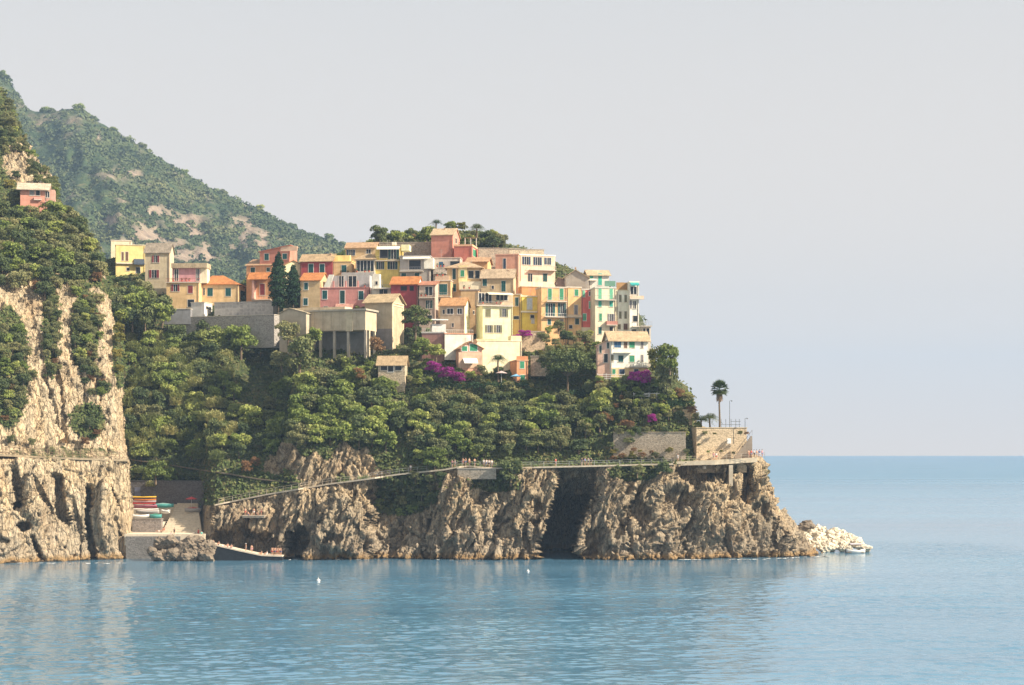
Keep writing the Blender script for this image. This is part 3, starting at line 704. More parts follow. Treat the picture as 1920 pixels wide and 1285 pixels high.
h = House('retaining_wall', 'plain grey retaining wall under the cemetery, above the green slope', 346, 514, 593, 634, 19, D=3, Y=449.5, wall=stone((.33, .30, .27)), cat='wall', drop=3).flat(.15)
h = House('garden_parapet', 'low dark terrace wall between the big tree and the whitewashed block', 308, 357, 580, 594, 3, D=2, Y=449, wall=(.22, .22, .23), cat='wall', drop=2).flat(.15)

# ------------------------------------------------------------------ middle left
h = House('tall_house', 'tall salmon house with sloping roof line behind the two cypresses', 487, 543, 472, 505, 12, 557, wall=SALMON, Y=466).shed(473, 461, SALMON)
h.win(500, 482, 8, 12, 'c', 'teal'); h.win(534, 481, 8, 10, 'c', 'teal'); h.block('parapet', 526, 557, 462, 471, -.15, .15, (.80, .56, .40))
h = House('terrace_house', 'orange house with an orange tiled porch, left of the cypresses', 462, 510, 498, 566, 10, wall=(.70, .36, .18), D=6).lean(488, (.56, .36, .22))
h.win(474, 509, 8, 14, 'c', 'dkg'); h.win(503, 506, 6, 7, 'c', 'dkg'); h.pent(468, 512, 512, 525, -2.2, 0, TERRA); h.win(492, 543, 9, 21, 'D', 'red'); h.balc(474, 510, 562, 1.4, 1.0, rail=plain('white_rail', (.7, .66, .6)))
h.block('porch_wall', 472, 476, 526, 560, -2.0, -.02, (.66, .38, .30))
h = House('gable_house', 'pale yellow gable end showing between and above the cypresses', 534, 566, 497, 515, -16, D=6, Y=463, wall=(.84, .74, .46)).gy(550, 489, ORR)
h = House('row_house', 'dark red house with tan roof and two framed teal shutters', 563, 623, 490, 520, 9, wall=CRIM, Y=463, D=6).gx(478, TANR)
h.win(583, 504, 9, 17, 'c', 'teal', fr=WHITE); h.win(604, 504, 9, 17, 'c', 'teal', fr=WHITE); h.chim(620, 477, 1.4)
h = House('row_house', 'narrow ochre house with bright parapet, right of the dark red house', 623.5, 659, 491, 522, 7, wall=OCHRE, D=5, Y=462).flat(.2, YEL)
h.block('parapet', 623.5, 656, 479, 490.5, 1.5, 3, YEL); h.win(645, 504, 9, 13, 'c', 'teal'); h.pots([(640, 514), (652, 514)], -.6)
h = House('row_house', 'tan house under a bright orange tiled roof, right of the cypresses', 563, 600, 526, 585, 10, 617, wall=TAN).gx(513, TERRA)
h.win(574, 537, 7, 13, 'c', 'teal', fr=WHITE); h.win(573, 566, 8, 13, 'c', 'teal', fr=WHITE)
h = House('row_house', 'pink house with grey recessed roof terrace and three framed shutters', 600.5, 691, 540, 588, 8, wall=PINK, D=6).flat(.15, PINK)
h.block('terrace_wall', 618, 693, 517, 539, 2.2, 5.5, (.48, .47, .46))
for px in (625, 648, 671):
    m = MB(); m.box(h.fx(px, .1)-.2, h.fx(px, .1)+.2, .05, .4, h.h+.16, h.fz(527, 5)); h.part(m, 'parapet_pillar', plaster(PINK))
m = MB(); m.prism([(h.fx(606), .0, h.h+.16), (h.fx(618), .0, h.h+.16), (h.fx(626), .0, h.fz(515, 5)), (h.fx(617), 0, h.fz(515, 5))], (0, .35, 0)); h.part(m, 'stair_wall', plaster(WHT))
h.win(640, 528, 9, 20, 'g', yo=2.2); h.win(661, 528, 15, 20, 'g', yo=2.2)
h.win(609, 553, 9, 16, 'c', 'teal', fr=WHITE); h.win(642, 557, 9, 24, 'D', 'dkg', fr=WHITE); h.win(677, 554, 9, 16, 'c', 'teal', fr=WHITE); h.win(611, 578, 7, 6, 'p'); h.pots([(684, 539)], .3); h.pent(630, 664, 571, 579, -1.8, 0, (.66, .36, .28))

# loggia and chapel
h = House('loggia_building', 'grey concrete loggia block on slender pillars above the green slope', 574, 685, 584, 622, 20, 706, Y=419, wall=(.54, .44, .31), cat='building', drop=-.02).flat(.0)
m = MB(); m.box(-.5, h.W+.4, -.5, h.D+.4, h.h+.02, h.h+.45); h.part(m, 'cornice', plaster((.45, .40, .32)))
m = MB(); m.box(h.fx(534, 2), h.W*.62, 1.2, h.D-1, h.h+.46, h.h+1.2); h.part(m, 'roof_slab', plaster((.66, .55, .38)))
for px in (578, 600, 626, 652, 684):
    m = MB(); x = h.fx(px); z0 = h.fz(664, x); m.box(x-.28, x+.28, .1, .66, z0-1, -.02); h.part(m, 'pillar', plaster((.42, .37, .30)))
for q in (.45, .95):
    m = MB(); z0 = h.fz(660, h.W); m.box(h.W-.6, h.W-.04, h.D*q-.56, h.D*q, z0-1, -.02); h.part(m, 'pillar', plaster((.62, .53, .38)))  # sun-side pillars painted lighter: sunlight put into their colour
m = MB(); m.box(-6, h.W-1.2, h.D*.75, h.D*.75+.4, -8, -.02); h.part(m, 'back_wall', plaster((.24, .23, .22)))  # dark tone puts the loggia's inner shade into the wall colour
m = MB(); x = h.fx(655); m.box(x-.9, x+.9, -.12, -.003, h.fz(622, x)+.05, h.h+.01); h.part(m, 'pilaster', plaster((.60, .50, .34)))
m = MB()
for i in range(1, 7): x = h.W*i/7; m.box(x-.05, x+.05, -.05, -.004, .02, h.h-.02)
m.box(0, h.W, -.06, -.004, .0, .22); h.part(m, 'wall_rib', plaster((.46, .37, .26)))
h = House('annex', 'low grey annex with rounded pediment left of the loggia', 524, 574, 588, 625, 20, wall=(.48, .41, .31), Y=419, D=5, cat='building').gy(543, 579, (.62, .52, .36))
h = House('chapel', 'stone chapel with tan gable roof and sunlit pediment behind the round tree', 684, 735, 567, 655, 17, 757, Y=424, wall=(.50, .41, .28), cat='chapel').gx(553, (.60, .46, .28), .6)
m = MB(); m.box(-.02, h.W+.03, -.03, -.004, -h.drop, h.fz(617, 3)); h.part(m, 'plinth', plaster((.27, .24, .22)))
m = MB(); m.box(h.W+.004, h.W+.12, .3, h.D-.3, h.h-.9, h.h-.6); m.box(h.W+.004, h.W+.16, -.1, h.D+.1, h.h-.3, h.h-.02)
for y in (.1, h.D-.7): m.box(h.W+.004, h.W+.1, y, y+.6, -2, h.h-.3)
h.part(m, 'pilaster', plaster((.74, .62, .42)))

# ------------------------------------------------------------------ upper middle
h = House('row_house', 'tan house with wide low tan roof at the upper left of the hill top row', 648, 704, 465, 492, 6, wall=TAN, D=6, Y=466).gx(456, (.58, .38, .23))
h.win(658, 474, 15, 11, 'o', 'navy'); h.win(691, 472, 8, 8, 'd')
h = House('veranda_house', 'small house with glazed dark veranda under a tan hip roof', 667, 703, 487, 516, 6, wall=CREAM, D=5, Y=459).hip(684, 698, 477, TANR)
h.win(685, 499, 32, 20, 'g'); h.block('terrace_wall', 640, 702, 511, 520, -1.8, -.01, (.46, .44, .42)); h.pots([(669, 511), (684, 511), (692, 511)], -1.6)
h = House('balcony_house', 'yellow house with white topped loggia balcony and row of dark green shutters', 704, 750, 466, 520, 5, 767, wall=(.76, .60, .18), Y=459).flat(.2, YEL)
h.win(721, 475, 17, 18, 'p', sill=False); h.win(738, 476, 20, 20, 'o', 'dkg', sill=False); h.balc(704, 750, 488, .9, .9, rail=DARKMET); h.awn(707, 750, 463, 467, 1.0, (.80, .76, .66)); h.block('chimney_stack', 735, 742, 454, 460, 2, 3, WHT)
h.win(713, 498, 14, 14, 'o', 'dkg'); h.win(736, 498, 18, 14, 'o', 'dkg'); h.block('parapet', 752, 767, 459, 470, .3, 4, LEM)
h = House('flat_roof_house', 'grey flat roofed house with white canopy edge and large dark window', 750, 806, 481, 528, 6, 814, wall=(.42, .39, .35), Y=456).flat(.25, (.36, .34, .33))
h.win(778, 497, 22, 18, 'p'); h.awn(756, 806, 482, 485, .8, WHT); h.balc(750, 794, 508, 1.2, 1.0, rail=plain('glass_rail', (.30, .32, .36), .3)); h.win(757, 517, 9, 9, 'c', 'teal'); h.win(782, 516, 9, 8, 'c', 'teal'); h.block('side_wall', 795, 812, 484, 504, -.3, 3, WHT)
h = House('tower_house', 'salmon windowless tower house with tan gable roof at the top of the village', 808.5, 849, 441, 482, 10, 862, wall=(.62, .27, .20), Y=470).gx(430, (.66, .50, .32))
h.chim(834, 429, 1.2, .4); h.win(855, 452, 3, 10, 'd', face='s')
h = House('flat_roof_house', 'low salmon flat roofed house with green door beside the salmon tower', 851, 885, 462, 488, 9, 896, wall=(.58, .20, .15), Y=466).flat(.5, (.74, .46, .28))
h.win(889, 475, 5, 13, 'c', 'green', face='s')
h = House('row_house', 'grey white terrace house with a dark balcony below the salmon tower', 812, 863, 484, 520, 5, wall=(.56, .49, .43), D=5, Y=457).flat(.2, (.62, .45, .36))
h.win(827, 496, 8, 10, 'c', 'blue'); h.win(853, 494, 18, 8, 'p'); h.balc(815, 838, 512, 1.2, 1.0, rail=DARKMET); h.pots([(820, 501), (826, 501), (832, 501)], -1.1, (.5, .15, .1))
h = House('flat_roof_house', 'small orange flat roofed house just left of the peach house', 876, 914, 491, 512, 7, 921, wall=ORANGE, Y=456).gx(484, (.62, .38, .22), .5)
h = House('hip_roof_house', 'cream house with low hip roof, green shuttered bay and recessed terrace', 838, 902, 503, 562, 4, 914, wall=(.64, .45, .25), Y=447).hip(870, 878, 491, (.62, .45, .29), .7)
m = MB(); m.box(h.fx(860), h.fx(876), -.5, -.01, h.fz(545, 4), h.fz(498, 4)); h.part(m, 'bay', plaster((.80, .66, .34))); h.win(867, 513, 7, 12, 'c', 'green', yo=-.5); h.win(851.5, 514, 6, 20, 'c', 'dkg')
h.win(883, 515, 10, 14, 'p'); h.win(895, 515, 8, 14, 'p'); h.win(831+8, 543, 14, 20, 'p'); h.win(851, 540, 8, 14, 'c', 'teal'); h.block('terrace_wall', 861, 903, 528, 543, -2.2, -.52, CREAM)
h = House('corner_house', 'tan house with a big dark door, left of the cream hip roofed house', 816, 845, 527, 590, 6, wall=(.60, .42, .23), D=5, Y=443).flat(.2)
h.win(831, 543, 15, 20, 'c', 'teal'); h.balc(816, 845, 556, .9, 1.0); h.win(828, 566, 9, 10, 'p'); h.block('parapet', 816, 842, 517, 527, .2, .5, (.62, .44, .30)); h.pots([(820, 518), (830, 518)], .3)
h = House('flat_roof_house', 'plain tan walled house with dark flat terrace edge below the hip roofed house', 864, 897, 545, 575, 5, wall=(.66, .45, .24), D=4, Y=436).flat(.25, (.30, .25, .23))
h.pots([(870, 542), (880, 542)], .3)
h = House('row_house', 'tan house with wide tan roof, chimneys and tall teal shutter', 902, 963, 521, 552, 6, wall=(.58, .46, .29), D=6, Y=444).gx(506, (.58, .45, .31), .4)
h.win(909, 530, 8, 13, 'c', 'teal'); h.win(944, 537, 8, 20, 'c', 'teal'); h.win(924, 539, 4, 6, 'p'); h.chim(915, 511, 1, .4); h.chim(953, 508, 1.2, .5)
h = House('palazzo', 'large peach house with arched upper windows and balcony near the skyline', 974, 1041, 480, 540, -18, 929, wall=(.84, .62, .46), Y=452).flat(.35, WHT)
h.win(987, 489, 15, 15, 'o', 'navy'); h.win(1008, 490, 15, 15, 'o', 'navy'); h.win(1027, 490, 12, 13, 'o', 'navy'); h.balc(992, 1041, 506, 1.0, .9); h.win(994, 521, 8, 15, 'd'); h.win(1022, 521, 8, 15, 'c', 'dkg')
h.block('lower_band', 974, 1041, 529, 540, -.2, -.004, CREAM)
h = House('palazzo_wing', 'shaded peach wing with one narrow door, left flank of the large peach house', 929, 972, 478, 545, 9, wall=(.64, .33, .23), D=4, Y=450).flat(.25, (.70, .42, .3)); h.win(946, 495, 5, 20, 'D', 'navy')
h = House('flat_roof_house', 'orange roof terrace block with white rail below the large peach house', 978, 1016, 538, 560, -12, wall=(.72, .34, .14), D=4, Y=441).flat(.2, CREAM)

# red house, white terrace, small balcony house
h = House('red_house', 'crimson house with orange tiled roof and white right flank', 733, 783, 533, 600, 9, 806, wall=CRIM, Y=440).gx(520, TERRA)
h.win(757, 541, 12, 9, 'p', fr=plain('wine_frame', (.3, .07, .08))); h.win(772, 541, 8, 9, 'p', fr=plain('wine_frame', (.3, .07, .08)))
m = MB(); m.prism([(h.W+.003, .02, -4), (h.W+.003, h.D-.02, -4), (h.W+.003, h.D-.02, h.h-.1), (h.W+.003, h.D/2, h.hr-.15), (h.W+.003, .02, h.h-.1)], (.03, 0, 0)); h.part(m, 'white_or_lit_flank', plaster(WHT))
h = House('terrace_house', 'white terrace house with round topped stair tower, left of the crimson house', 695, 732, 541, 575, 6, wall=(.70, .66, .58), D=5, Y=446).flat(.2, WHT)
h.block('stair_tower', 699, 712, 514, 540, .4, 2.2, WHT); h.balc(700, 732, 541, .8, .9); h.win(719, 548, 16, 12, 'g'); h.win(706, 531, 4, 6, 'p', yo=.4)
h = House('row_house', 'narrow pinkish grey house with two dark balconies, right of the crimson house', 786, 816, 535, 612, 7, wall=(.58, .45, .37), D=5, Y=438).lean(529, (.55, .25, .16))
h.win(804, 546, 14, 16, 'g', sill=False); h.balc(786, 816, 558, 1.0, 1.0, rail=DARKMET); h.win(805, 571, 12, 15, 'o', 'dkg'); h.win(806, 596, 8, 9, 'p'); h.pots([(790, 556), (798, 556)], -.8)

# ------------------------------------------------------------------ lower middle
h = House('gable_house', 'white gabled house with orange tiled roof and blue grey windows', 825, 871, 573, 640, 10, 895, wall=(.52, .42, .30), Y=424).gx(560, (.66, .36, .17), .4)
m = MB(); m.prism([(h.W+.003, .01, -3), (h.W+.003, h.D-.01, -3), (h.W+.003, h.D-.01, h.h-.05), (h.W+.003, h.D/2, h.hr-.1), (h.W+.003, .01, h.h-.05)], (.04, 0, 0)); h.part(m, 'white_or_lit_flank', plaster((.86, .80, .56)))  # sunlit flank painted pale beside the tan front: light put into the colours
h.win(832, 585, 4, 8, 'p'); h.win(844, 584, 11, 10, 'd', fr=WHITE); h.win(862, 584, 8, 10, 'd', fr=WHITE); h.win(849, 610, 4, 7, 'p'); h.win(878, 584, 5, 10, 'd', face='s'); h.win(888, 586, 3, 6, 'p', face='s'); h.win(875, 610, 4, 7, 'd', face='s')
h = House('villa', 'pale yellow house with olive shutters under a terrace with awning', 905, 961, 574, 636, -16, 893, wall=LEM, Y=424).flat(.3, (.55, .46, .36))
h.win(915, 587, 10, 15, 'c', 'olive'); h.win(945, 587, 15, 15, 'o', 'olive'); h.win(917, 617, 14, 14, 'o', 'olive'); h.win(934, 617, 14, 14, 'o', 'olive')
h.block('terrace_room', 897, 962, 549, 573.5, 2.5, 6, (.60, .48, .33)); h.win(903, 559, 11, 18, 'g', yo=2.5); h.win(916, 559, 12, 18, 'g', yo=2.5); h.win(941, 557, 22, 13, 'g', yo=2.5); h.awn(912, 958, 549, 551, 2.2, (.78, .72, .55), yo=2.5); h.balc(893, 961, 573, .8, .9, yo=.2)
h.pots([(905, 570), (931, 570), (939, 570)], .6)
h = House('row_house', 'narrow ochre house with dark window between the pale yellow and the bright yellow house', 962, 976, 553, 625, 5, wall=(.62, .42, .16), D=4, Y=430).flat(.25, (.60, .48, .36))
h.win(969, 566, 6, 16, 'c', 'dkg'); h.win(968, 596, 10, 6, 'p')
h = House('yellow_house', 'bright yellow house with pale blue central shutter and white balcony', 976, 1013, 557, 614, -14, wall=(.90, .67, .14), D=5, Y=430).flat(.35, (.80, .70, .48))
h.win(993, 570, 9, 21, 'c', 'pale'); h.balc(976, 1006, 585, .9, .25, solid=CREAM); h.win(998, 595, 7, 8, 'p'); h.win(999, 602, 5, 9, 'D', 'pale')
h = House('orange_house', 'tall orange house with green shutters and two long balconies', 1015, 1062, 540, 620, -13, wall=ORANGE, D=6, Y=427).flat(.3, (.66, .56, .46))
h.win(1031, 552, 7, 21, 'c', 'green'); h.win(1053, 552, 7, 21, 'c', 'green'); h.balc(1024, 1062, 565, .9, .9); h.win(1032, 581, 17, 24, 'o', 'teal', sill=False); h.win(1054, 581, 15, 24, 'o', 'teal', sill=False); h.balc(1021, 1062, 594, .7, .8, rail=WHITE); h.win(1030, 604, 6, 10, 'c', 'teal'); h.win(1053, 606, 6, 14, 'D', 'grey')
h = House('orange_house', 'slim orange house with grey tall shutter, left neighbour of the red house', 1062.5, 1090, 540, 622, -13, wall=(.82, .52, .25), D=6, Y=428.6).flat(.3, (.70, .60, .48))
h.win(1081, 549, 7, 12, 'c', 'green'); h.win(1080, 583, 6, 21, 'c', 'grey'); h.balc(1063, 1089, 594, .9, .5, solid=(.70, .52, .34)); h.win(1082, 603, 7, 11, 'c', 'dkg'); h.win(1070, 613, 6, 6, 'p')
h = House('red_house', 'narrow coral red house with pale green oval shutters', 1090.5, 1110, 544, 628, -13, wall=(.78, .20, .17), D=6, Y=429.5).flat(.3, (.62, .56, .48))
h.win(1094, 551, 5, 12, 'c', 'mint'); h.win(1107, 551, 5, 8, 'd', fr=WHITE); h.win(1107, 572, 5, 13, 'c', 'mint', fr=WHITE); h.win(1096, 595, 6, 13, 'c', 'mint', fr=WHITE); h.block('base_course', 1090.5, 1110, 614, 628, -.15, -.004, CREAM)
h = House('gable_house', 'grey brown gable house rising behind the orange and red houses', 1058, 1103, 521, 560, 4, wall=(.45, .39, .32), D=7, Y=441).gy(1079, 507, (.64, .50, .32)); h.chim(1079, 503, 1, .4, .5)
h = House('balcony_house', 'white balcony house with turquoise shutters right of the grey brown gable', 1103.5, 1142, 516, 560, -10, wall=(.62, .60, .54), D=5, Y=443).gx(508, (.66, .52, .34), .5)
h.win(1109, 520, 6, 10, 'c', 'turq'); h.win(1125, 524, 7, 22, 'c', 'turq'); h.balc(1102, 1118, 525, .8, .3, solid=WHT)
h = House('flat_roof_house', 'small tan roofed house tucked between the peach house and the grey gable', 1042, 1070, 528, 552, 4, wall=(.42, .30, .25), D=5, Y=444).gy(1046, 521, TANR)
h = House('green_shutter_house', 'cream house with bright green shutters, long grey balcony and red lower balcony', 1116, 1155, 541, 634, -11, wall=(.80, .71, .52), D=6, Y=425, ).flat(.3, (.62, .62, .54))
h.win(1125, 551, 6, 20, 'c', 'mint'); h.win(1146, 551, 6, 20, 'c', 'mint'); h.balc(1116, 1154, 562, .9, .95); h.win(1125, 570, 6, 11, 'c', 'turq'); h.win(1146, 570, 6, 11, 'c', 'turq'); h.win(1126, 595, 5, 14, 'c', 'green'); h.win(1146, 596, 12, 14, 'o', 'grey'); h.balc(1136, 1156, 609, .9, .9, solid=(.52, .25, .2)); h.win(1125, 620, 6, 13, 'c', 'teal'); h.win(1146, 620, 6, 14, 'p')
h.block('roof_terrace_screen', 1134, 1154, 527, 537, 1.5, 1.7, mat=plain('green_screen', (.13, .25, .19), .8))
h = House('corner_house', 'cream white corner house with small shutters at the right end of the village', 1156, 1180, 546, 634, -9, wall=(.90, .86, .69), D=6, Y=426.5).flat(.3, (.74, .68, .5))
for py in (560, 591): h.win(1163, py, 4, 13, 'c', 'olive'); h.win(1173, py, 4, 13, 'c', 'olive')
h.win(1161, 613, 5, 9, 'c', 'olive'); h.win(1173, 613, 7, 11, 'c', 'brown')
h.block('brown_awning', 1156, 1179, 530, 545, 1.5, 1.8, mat=plain('brown_awning_cloth', (.38, .22, .10), .9))
h = House('corner_house', 'tall white house with turquoise awning and roof terrace, rightmost of the village row', 1180.5, 1198, 530, 634, -7, 1206, wall=(.90, .87, .75), D=6, Y=425.5).flat(.3, WHT)
h.awn(1181, 1197, 530, 534, 1.2, (.05, .32, .30)); h.win(1188, 545, 12, 14, 'g'); h.balc(1180, 1206, 560, .9, .7, solid=(.72, .55, .40)); h.win(1182.5, 571, 4, 14, 'c', 'grey'); h.win(1190, 572, 5, 14, 'd'); h.win(1191, 598, 8, 11, 'p'); h.balc(1184, 1206, 612, 1.4, .9); h.win(1189, 622, 8, 8, 'p')
h = House('roof_terrace', 'small railed terrace on columns at the right edge below the tall white house', 1204, 1220, 613, 640, -5, wall=(.62, .55, .46), D=4, Y=414, cat='terrace').flat(.2); h.balc(1201, 1222, 611, .6, .9); h.win(1208, 623, 4, 14, 'p'); h.win(1215, 623, 5, 14, 'p')
h = House('white_villa', 'white villa with tan roof, green shutters and wooden balcony at the right edge', 1144, 1215, 638, 706, -10, wall=(.90, .86, .74), D=6, Y=403).gx(623, (.64, .48, .30), .6)
h.win(1185, 646.5, 10, 12, 'c', 'green'); h.win(1204, 647, 4, 12, 'c', 'grey'); h.win(1158, 646, 13, 12, 'c', 'blue'); h.win(1173, 647, 6, 12, 'c', 'brown'); h.balc(1150, 1182, 661, 1.1, .9, rail=WHITE); h.win(1164, 673, 9, 12, 'c', 'teal'); h.win(1185, 673, 9, 12, 'c', 'green'); h.win(1204, 672, 4, 12, 'c', 'grey'); h.win(1148, 672, 4, 12, 'c', 'olive')
h.block('ground_storey', 1146, 1215, 690, 708, -.25, -.005, (.72, .54, .30)); h.win(1151, 697, 6, 9, 'c', 'green', yo=-.25); h.win(1166, 697, 10, 9, 'c', 'navy', yo=-.25); h.win(1193, 697, 8, 9, 'c', 'navy', yo=-.25); h.balc(1180, 1216, 688, .7, .8)
h = House('pink_annex', 'pink annex with sloping roof and dark arch attached left of the white villa', 1118, 1144, 646, 706, 2, wall=(.72, .47, .36), D=5, Y=403.5).shed(649, 637, (.60, .42, .28))
h.win(1126, 655, 4, 14, 'c', 'dkg'); h.win(1140, 648, 4, 11, 'c', 'dkg'); h.win(1136, 672, 7, 16, 'p')
h = House('terrace_block', 'cream terrace block with blank sunlit walls above the dwarf palm', 895, 978, 640, 690, -14, wall=(.88, .77, .52), D=4, Y=411).flat(.2, (.80, .70, .46))
h.block('terrace_wall', 958, 978, 630, 640, .05, 3, (.84, .74, .44)); h.block('low_gable', 893, 932, 636, 645, .6, 3.4, (.70, .48, .30))
h = House('white_terrace', 'white walled roof terrace with orange band and railing above the pink gable', 834, 887, 627, 652, -12, 791, wall=(.82, .78, .68), Y=415, drop=3).flat(.25, (.62, .30, .18)); h.balc(834, 887, 626, .1, .9, yo=.4, rail=WHITE)
h.block('terrace_kiosk', 810, 836, 608, 626, 2.5, 5, (.66, .64, .60)); m = MB(); m.box(h.fx(808, 2), h.fx(840, 2), 1.5, 5.2, h.fz(601, 1, 2), h.fz(599, 1, 2)); h.part(m, 'canopy', WHITE)
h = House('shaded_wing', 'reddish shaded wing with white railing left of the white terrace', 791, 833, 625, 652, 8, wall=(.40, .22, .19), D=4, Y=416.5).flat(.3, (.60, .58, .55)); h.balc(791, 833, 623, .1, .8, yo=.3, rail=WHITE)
h = House('gable_cottage', 'low pink cottage whose gable has large green window panels', 863, 904, 653, 690, -12, 838, wall=(.72, .40, .28), Y=409).gy(881, 641, (.62, .36, .20), .5)
h.win(871, 654, 10, 9, 'c', 'green', fr=WHITE); h.win(888, 652, 14, 13, 'c', 'green', fr=WHITE); h.awn(868, 894, 672, 680, 1.8, (.82, .78, .7)); h.block('stone_base', 860, 905, 661, 690, -.12, -.005, (.66, .46, .32))
h = House('garden_house', 'small orange house with two green shutters beside the round pine', 969, 990, 677, 722, -13, 953, wall=(.74, .34, .17), Y=406).flat(.3, (.62, .34, .2)); h.win(979, 684.5, 8, 13, 'c', 'green'); h.win(980, 708, 8, 9, 'c', 'green'); h.block('parapet_pots', 969, 990, 668, 676, .3, .6, (.58, .25, .12))
h = House('stone_hut', 'low stone hut with tan roof and one dark window among the bushes', 709, 759, 683, 722, 5, wall=stone((.46, .37, .26)), D=4, Y=406, cat='hut').gx(669, (.58, .43, .26), .5)
h.win(732.5, 691, 10, 13, 'p', fr=WHITE); h.win(720, 690, 12, 9, 'p'); h.win(747, 690, 12, 9, 'p')
h = House('hillside_house', 'pink house with long flat tan roof on the far left headland', 38, 88, 354, 396, -12, 20, wall=(.62, .30, .22), Y=446, cat='house').gx(345, (.72, .58, .44), .9)
h.win(60, 361, 8, 11, 'o', 'grey'); h.win(71, 361, 7, 12, 'p'); h.win(89, 365, 7, 11, 'd'); h.balc(64, 78, 374, .6, .6, solid=(.66, .36, .3)); h.balc(85, 92, 378, .8, .8); h.block('right_wing', 88.5, 103, 356, 396, .5, 4, (.58, .34, .27))
# ------------------------------------------------------------------ foliage kit
nr = np.random.RandomState(11)
def m_leaf(name, stops, trans=.34, rough=.75):
    t = NT(name); oi = t.new('ShaderNodeObjectInfo'); v = t.pos(obj=True)
    f = t.noise(v, .9, 3, .6); g = t.noise(v, 5.0, 2)
    x = t.math('ADD', t.math('MULTIPLY', f, .62), t.math('ADD', t.math('MULTIPLY', oi.outputs['Random'], .30), t.math('MULTIPLY', g, .22)))
    c = t.ramp(t.math('SUBTRACT', x, .10), stops); t.color(c); t.bsdf.inputs['Roughness'].default_value = rough
    if trans:
        tr = t.new('ShaderNodeBsdfTranslucent'); t.link(c, tr.inputs['Color']); ms = t.new('ShaderNodeMixShader'); ms.inputs[0].default_value = trans
        t.link(t.bsdf.outputs[0], ms.inputs[1]); t.link(tr.outputs[0], ms.inputs[2])
        o = [n for n in t.n if n.type == 'OUTPUT_MATERIAL'][0]; t.link(ms.outputs[0], o.inputs['Surface'])
    return t.m
LEAF = {
 'broad': m_leaf('broad_leaves', [(.25, (0.122, 0.173, 0.048)), (.5, (0.292, 0.349, 0.093)), (.75, (0.550, 0.529, 0.176))]),
 'fresh': m_leaf('fresh_leaves', [(.25, (0.121, 0.159, 0.042)), (.5, (0.230, 0.281, 0.078)), (.78, (0.365, 0.378, 0.132))]),
 'dark': m_leaf('dark_leaves', [(.25, (0.070, 0.103, 0.048)), (.5, (0.141, 0.174, 0.072)), (.78, (0.316, 0.306, 0.121))]),
 'olive': m_leaf('grey_green_leaves', [(.25, (0.120, 0.138, 0.063)), (.5, (0.239, 0.242, 0.109)), (.78, (0.427, 0.381, 0.175))]),
 'cane': m_leaf('cane_leaves', [(.25, (0.137, 0.172, 0.060)), (.5, (0.298, 0.325, 0.118)), (.78, (0.650, 0.545, 0.256))]),
 'dry': m_leaf('dry_scrub', [(.25, (.16, .085, .04)), (.5, (.28, .155, .075)), (.78, (.40, .27, .13))]),
 'boug': m_leaf('magenta_bracts', [(.25, (0.220, 0.020, 0.160)), (.5, (0.400, 0.035, 0.300)), (.78, (0.500, 0.080, 0.400))]),
 'hedge': m_leaf('clipped_leaves', [(.25, (0.034, 0.070, 0.033)), (.5, (0.059, 0.109, 0.045)), (.78, (0.119, 0.175, 0.064))]),
 'cypress': m_leaf('cypress_leaves', [(.25, (0.013, 0.037, 0.018)), (.5, (0.029, 0.062, 0.024)), (.8, (0.061, 0.099, 0.033))], .1),
 'pine': m_leaf('pine_needles', [(.25, (0.073, 0.098, 0.037)), (.5, (0.161, 0.186, 0.062)), (.78, (0.286, 0.284, 0.102))], .15),
 'yel': m_leaf('yellowing_leaves', [(.25, (.13, .14, .03)), (.5, (.24, .22, .05)), (.78, (.38, .30, .09))]),
 'palm': m_leaf('palm_leaves', [(.25, (.03, .055, .018)), (.5, (.07, .10, .03)), (.78, (.15, .16, .06))], .15),
}
BARK = plain('tree_bark', (.17, .125, .085), .9, .3)

def leafcloud(lobes, per, size, out=.55, seed=0, squash=.9):
    """many small leaf sprays spread over and through the lobes of a crown"""
    r = np.random.RandomState(seed); Vs = []
    for (cx, cy, cz, rx, ry, rz) in lobes:
        n = int(per*(rx*ry+ry*rz+rx*rz)/3/1.0)+8
        d = r.normal(size=(n, 3)); d /= np.linalg.norm(d, axis=1, keepdims=True)
        d[:,2] = np.where(d[:,2] < -.35, -d[:,2]*.6, d[:,2])
        rad = (.55+.52*r.rand(n)**.55)[:,None]
        c = np.array([cx, cy, cz])+d*rad*np.array([rx, ry, rz])
        nn = d*out+r.normal(size=(n, 3))*.55; nn /= np.linalg.norm(nn, axis=1, keepdims=True)
        a = np.cross(nn, r.normal(size=(n, 3))); a /= np.linalg.norm(a, axis=1, keepdims=True)+1e-9; b = np.cross(nn, a)
        s = (size*(.55+.9*r.rand(n)))[:,None]; s2 = s*(.45+.4*r.rand(n))[:,None]
        fold = nn*s*.25
        Vs.append(np.stack([c-a*s, c-b*s2+fold, c+a*s, c+b*s2+fold], 1).reshape(-1, 3))
    V = np.concatenate(Vs); F = np.arange(len(V)).reshape(-1, 4); return V, F
def rand_lobes(seed, R_=3.0, H_=3.2, n=9, low=.30):
    r = random.Random(seed); L = [(0, 0, H_*.5, R_*.62, R_*.62, H_*.46)]
    for i in range(n):
        a = i*2.4+r.uniform(-.4, .4); q = R_*r.uniform(.3, .72); z = H_*(.5+.40*r.choice((-1, -.5, .2, .6, .9, 1))*math.sqrt(max(.05, 1-(q/R_)**2*1.5))); s = R_*r.uniform(.24, .44)
        L.append((q*math.cos(a), q*math.sin(a), z, s, s, s*r.uniform(.75, 1.0)))
    return L
def mesh_only(name, V, F, mat):
    o = mesh_obj(name, V, F, mat); me = o.data; bpy.data.objects.remove(o); return me
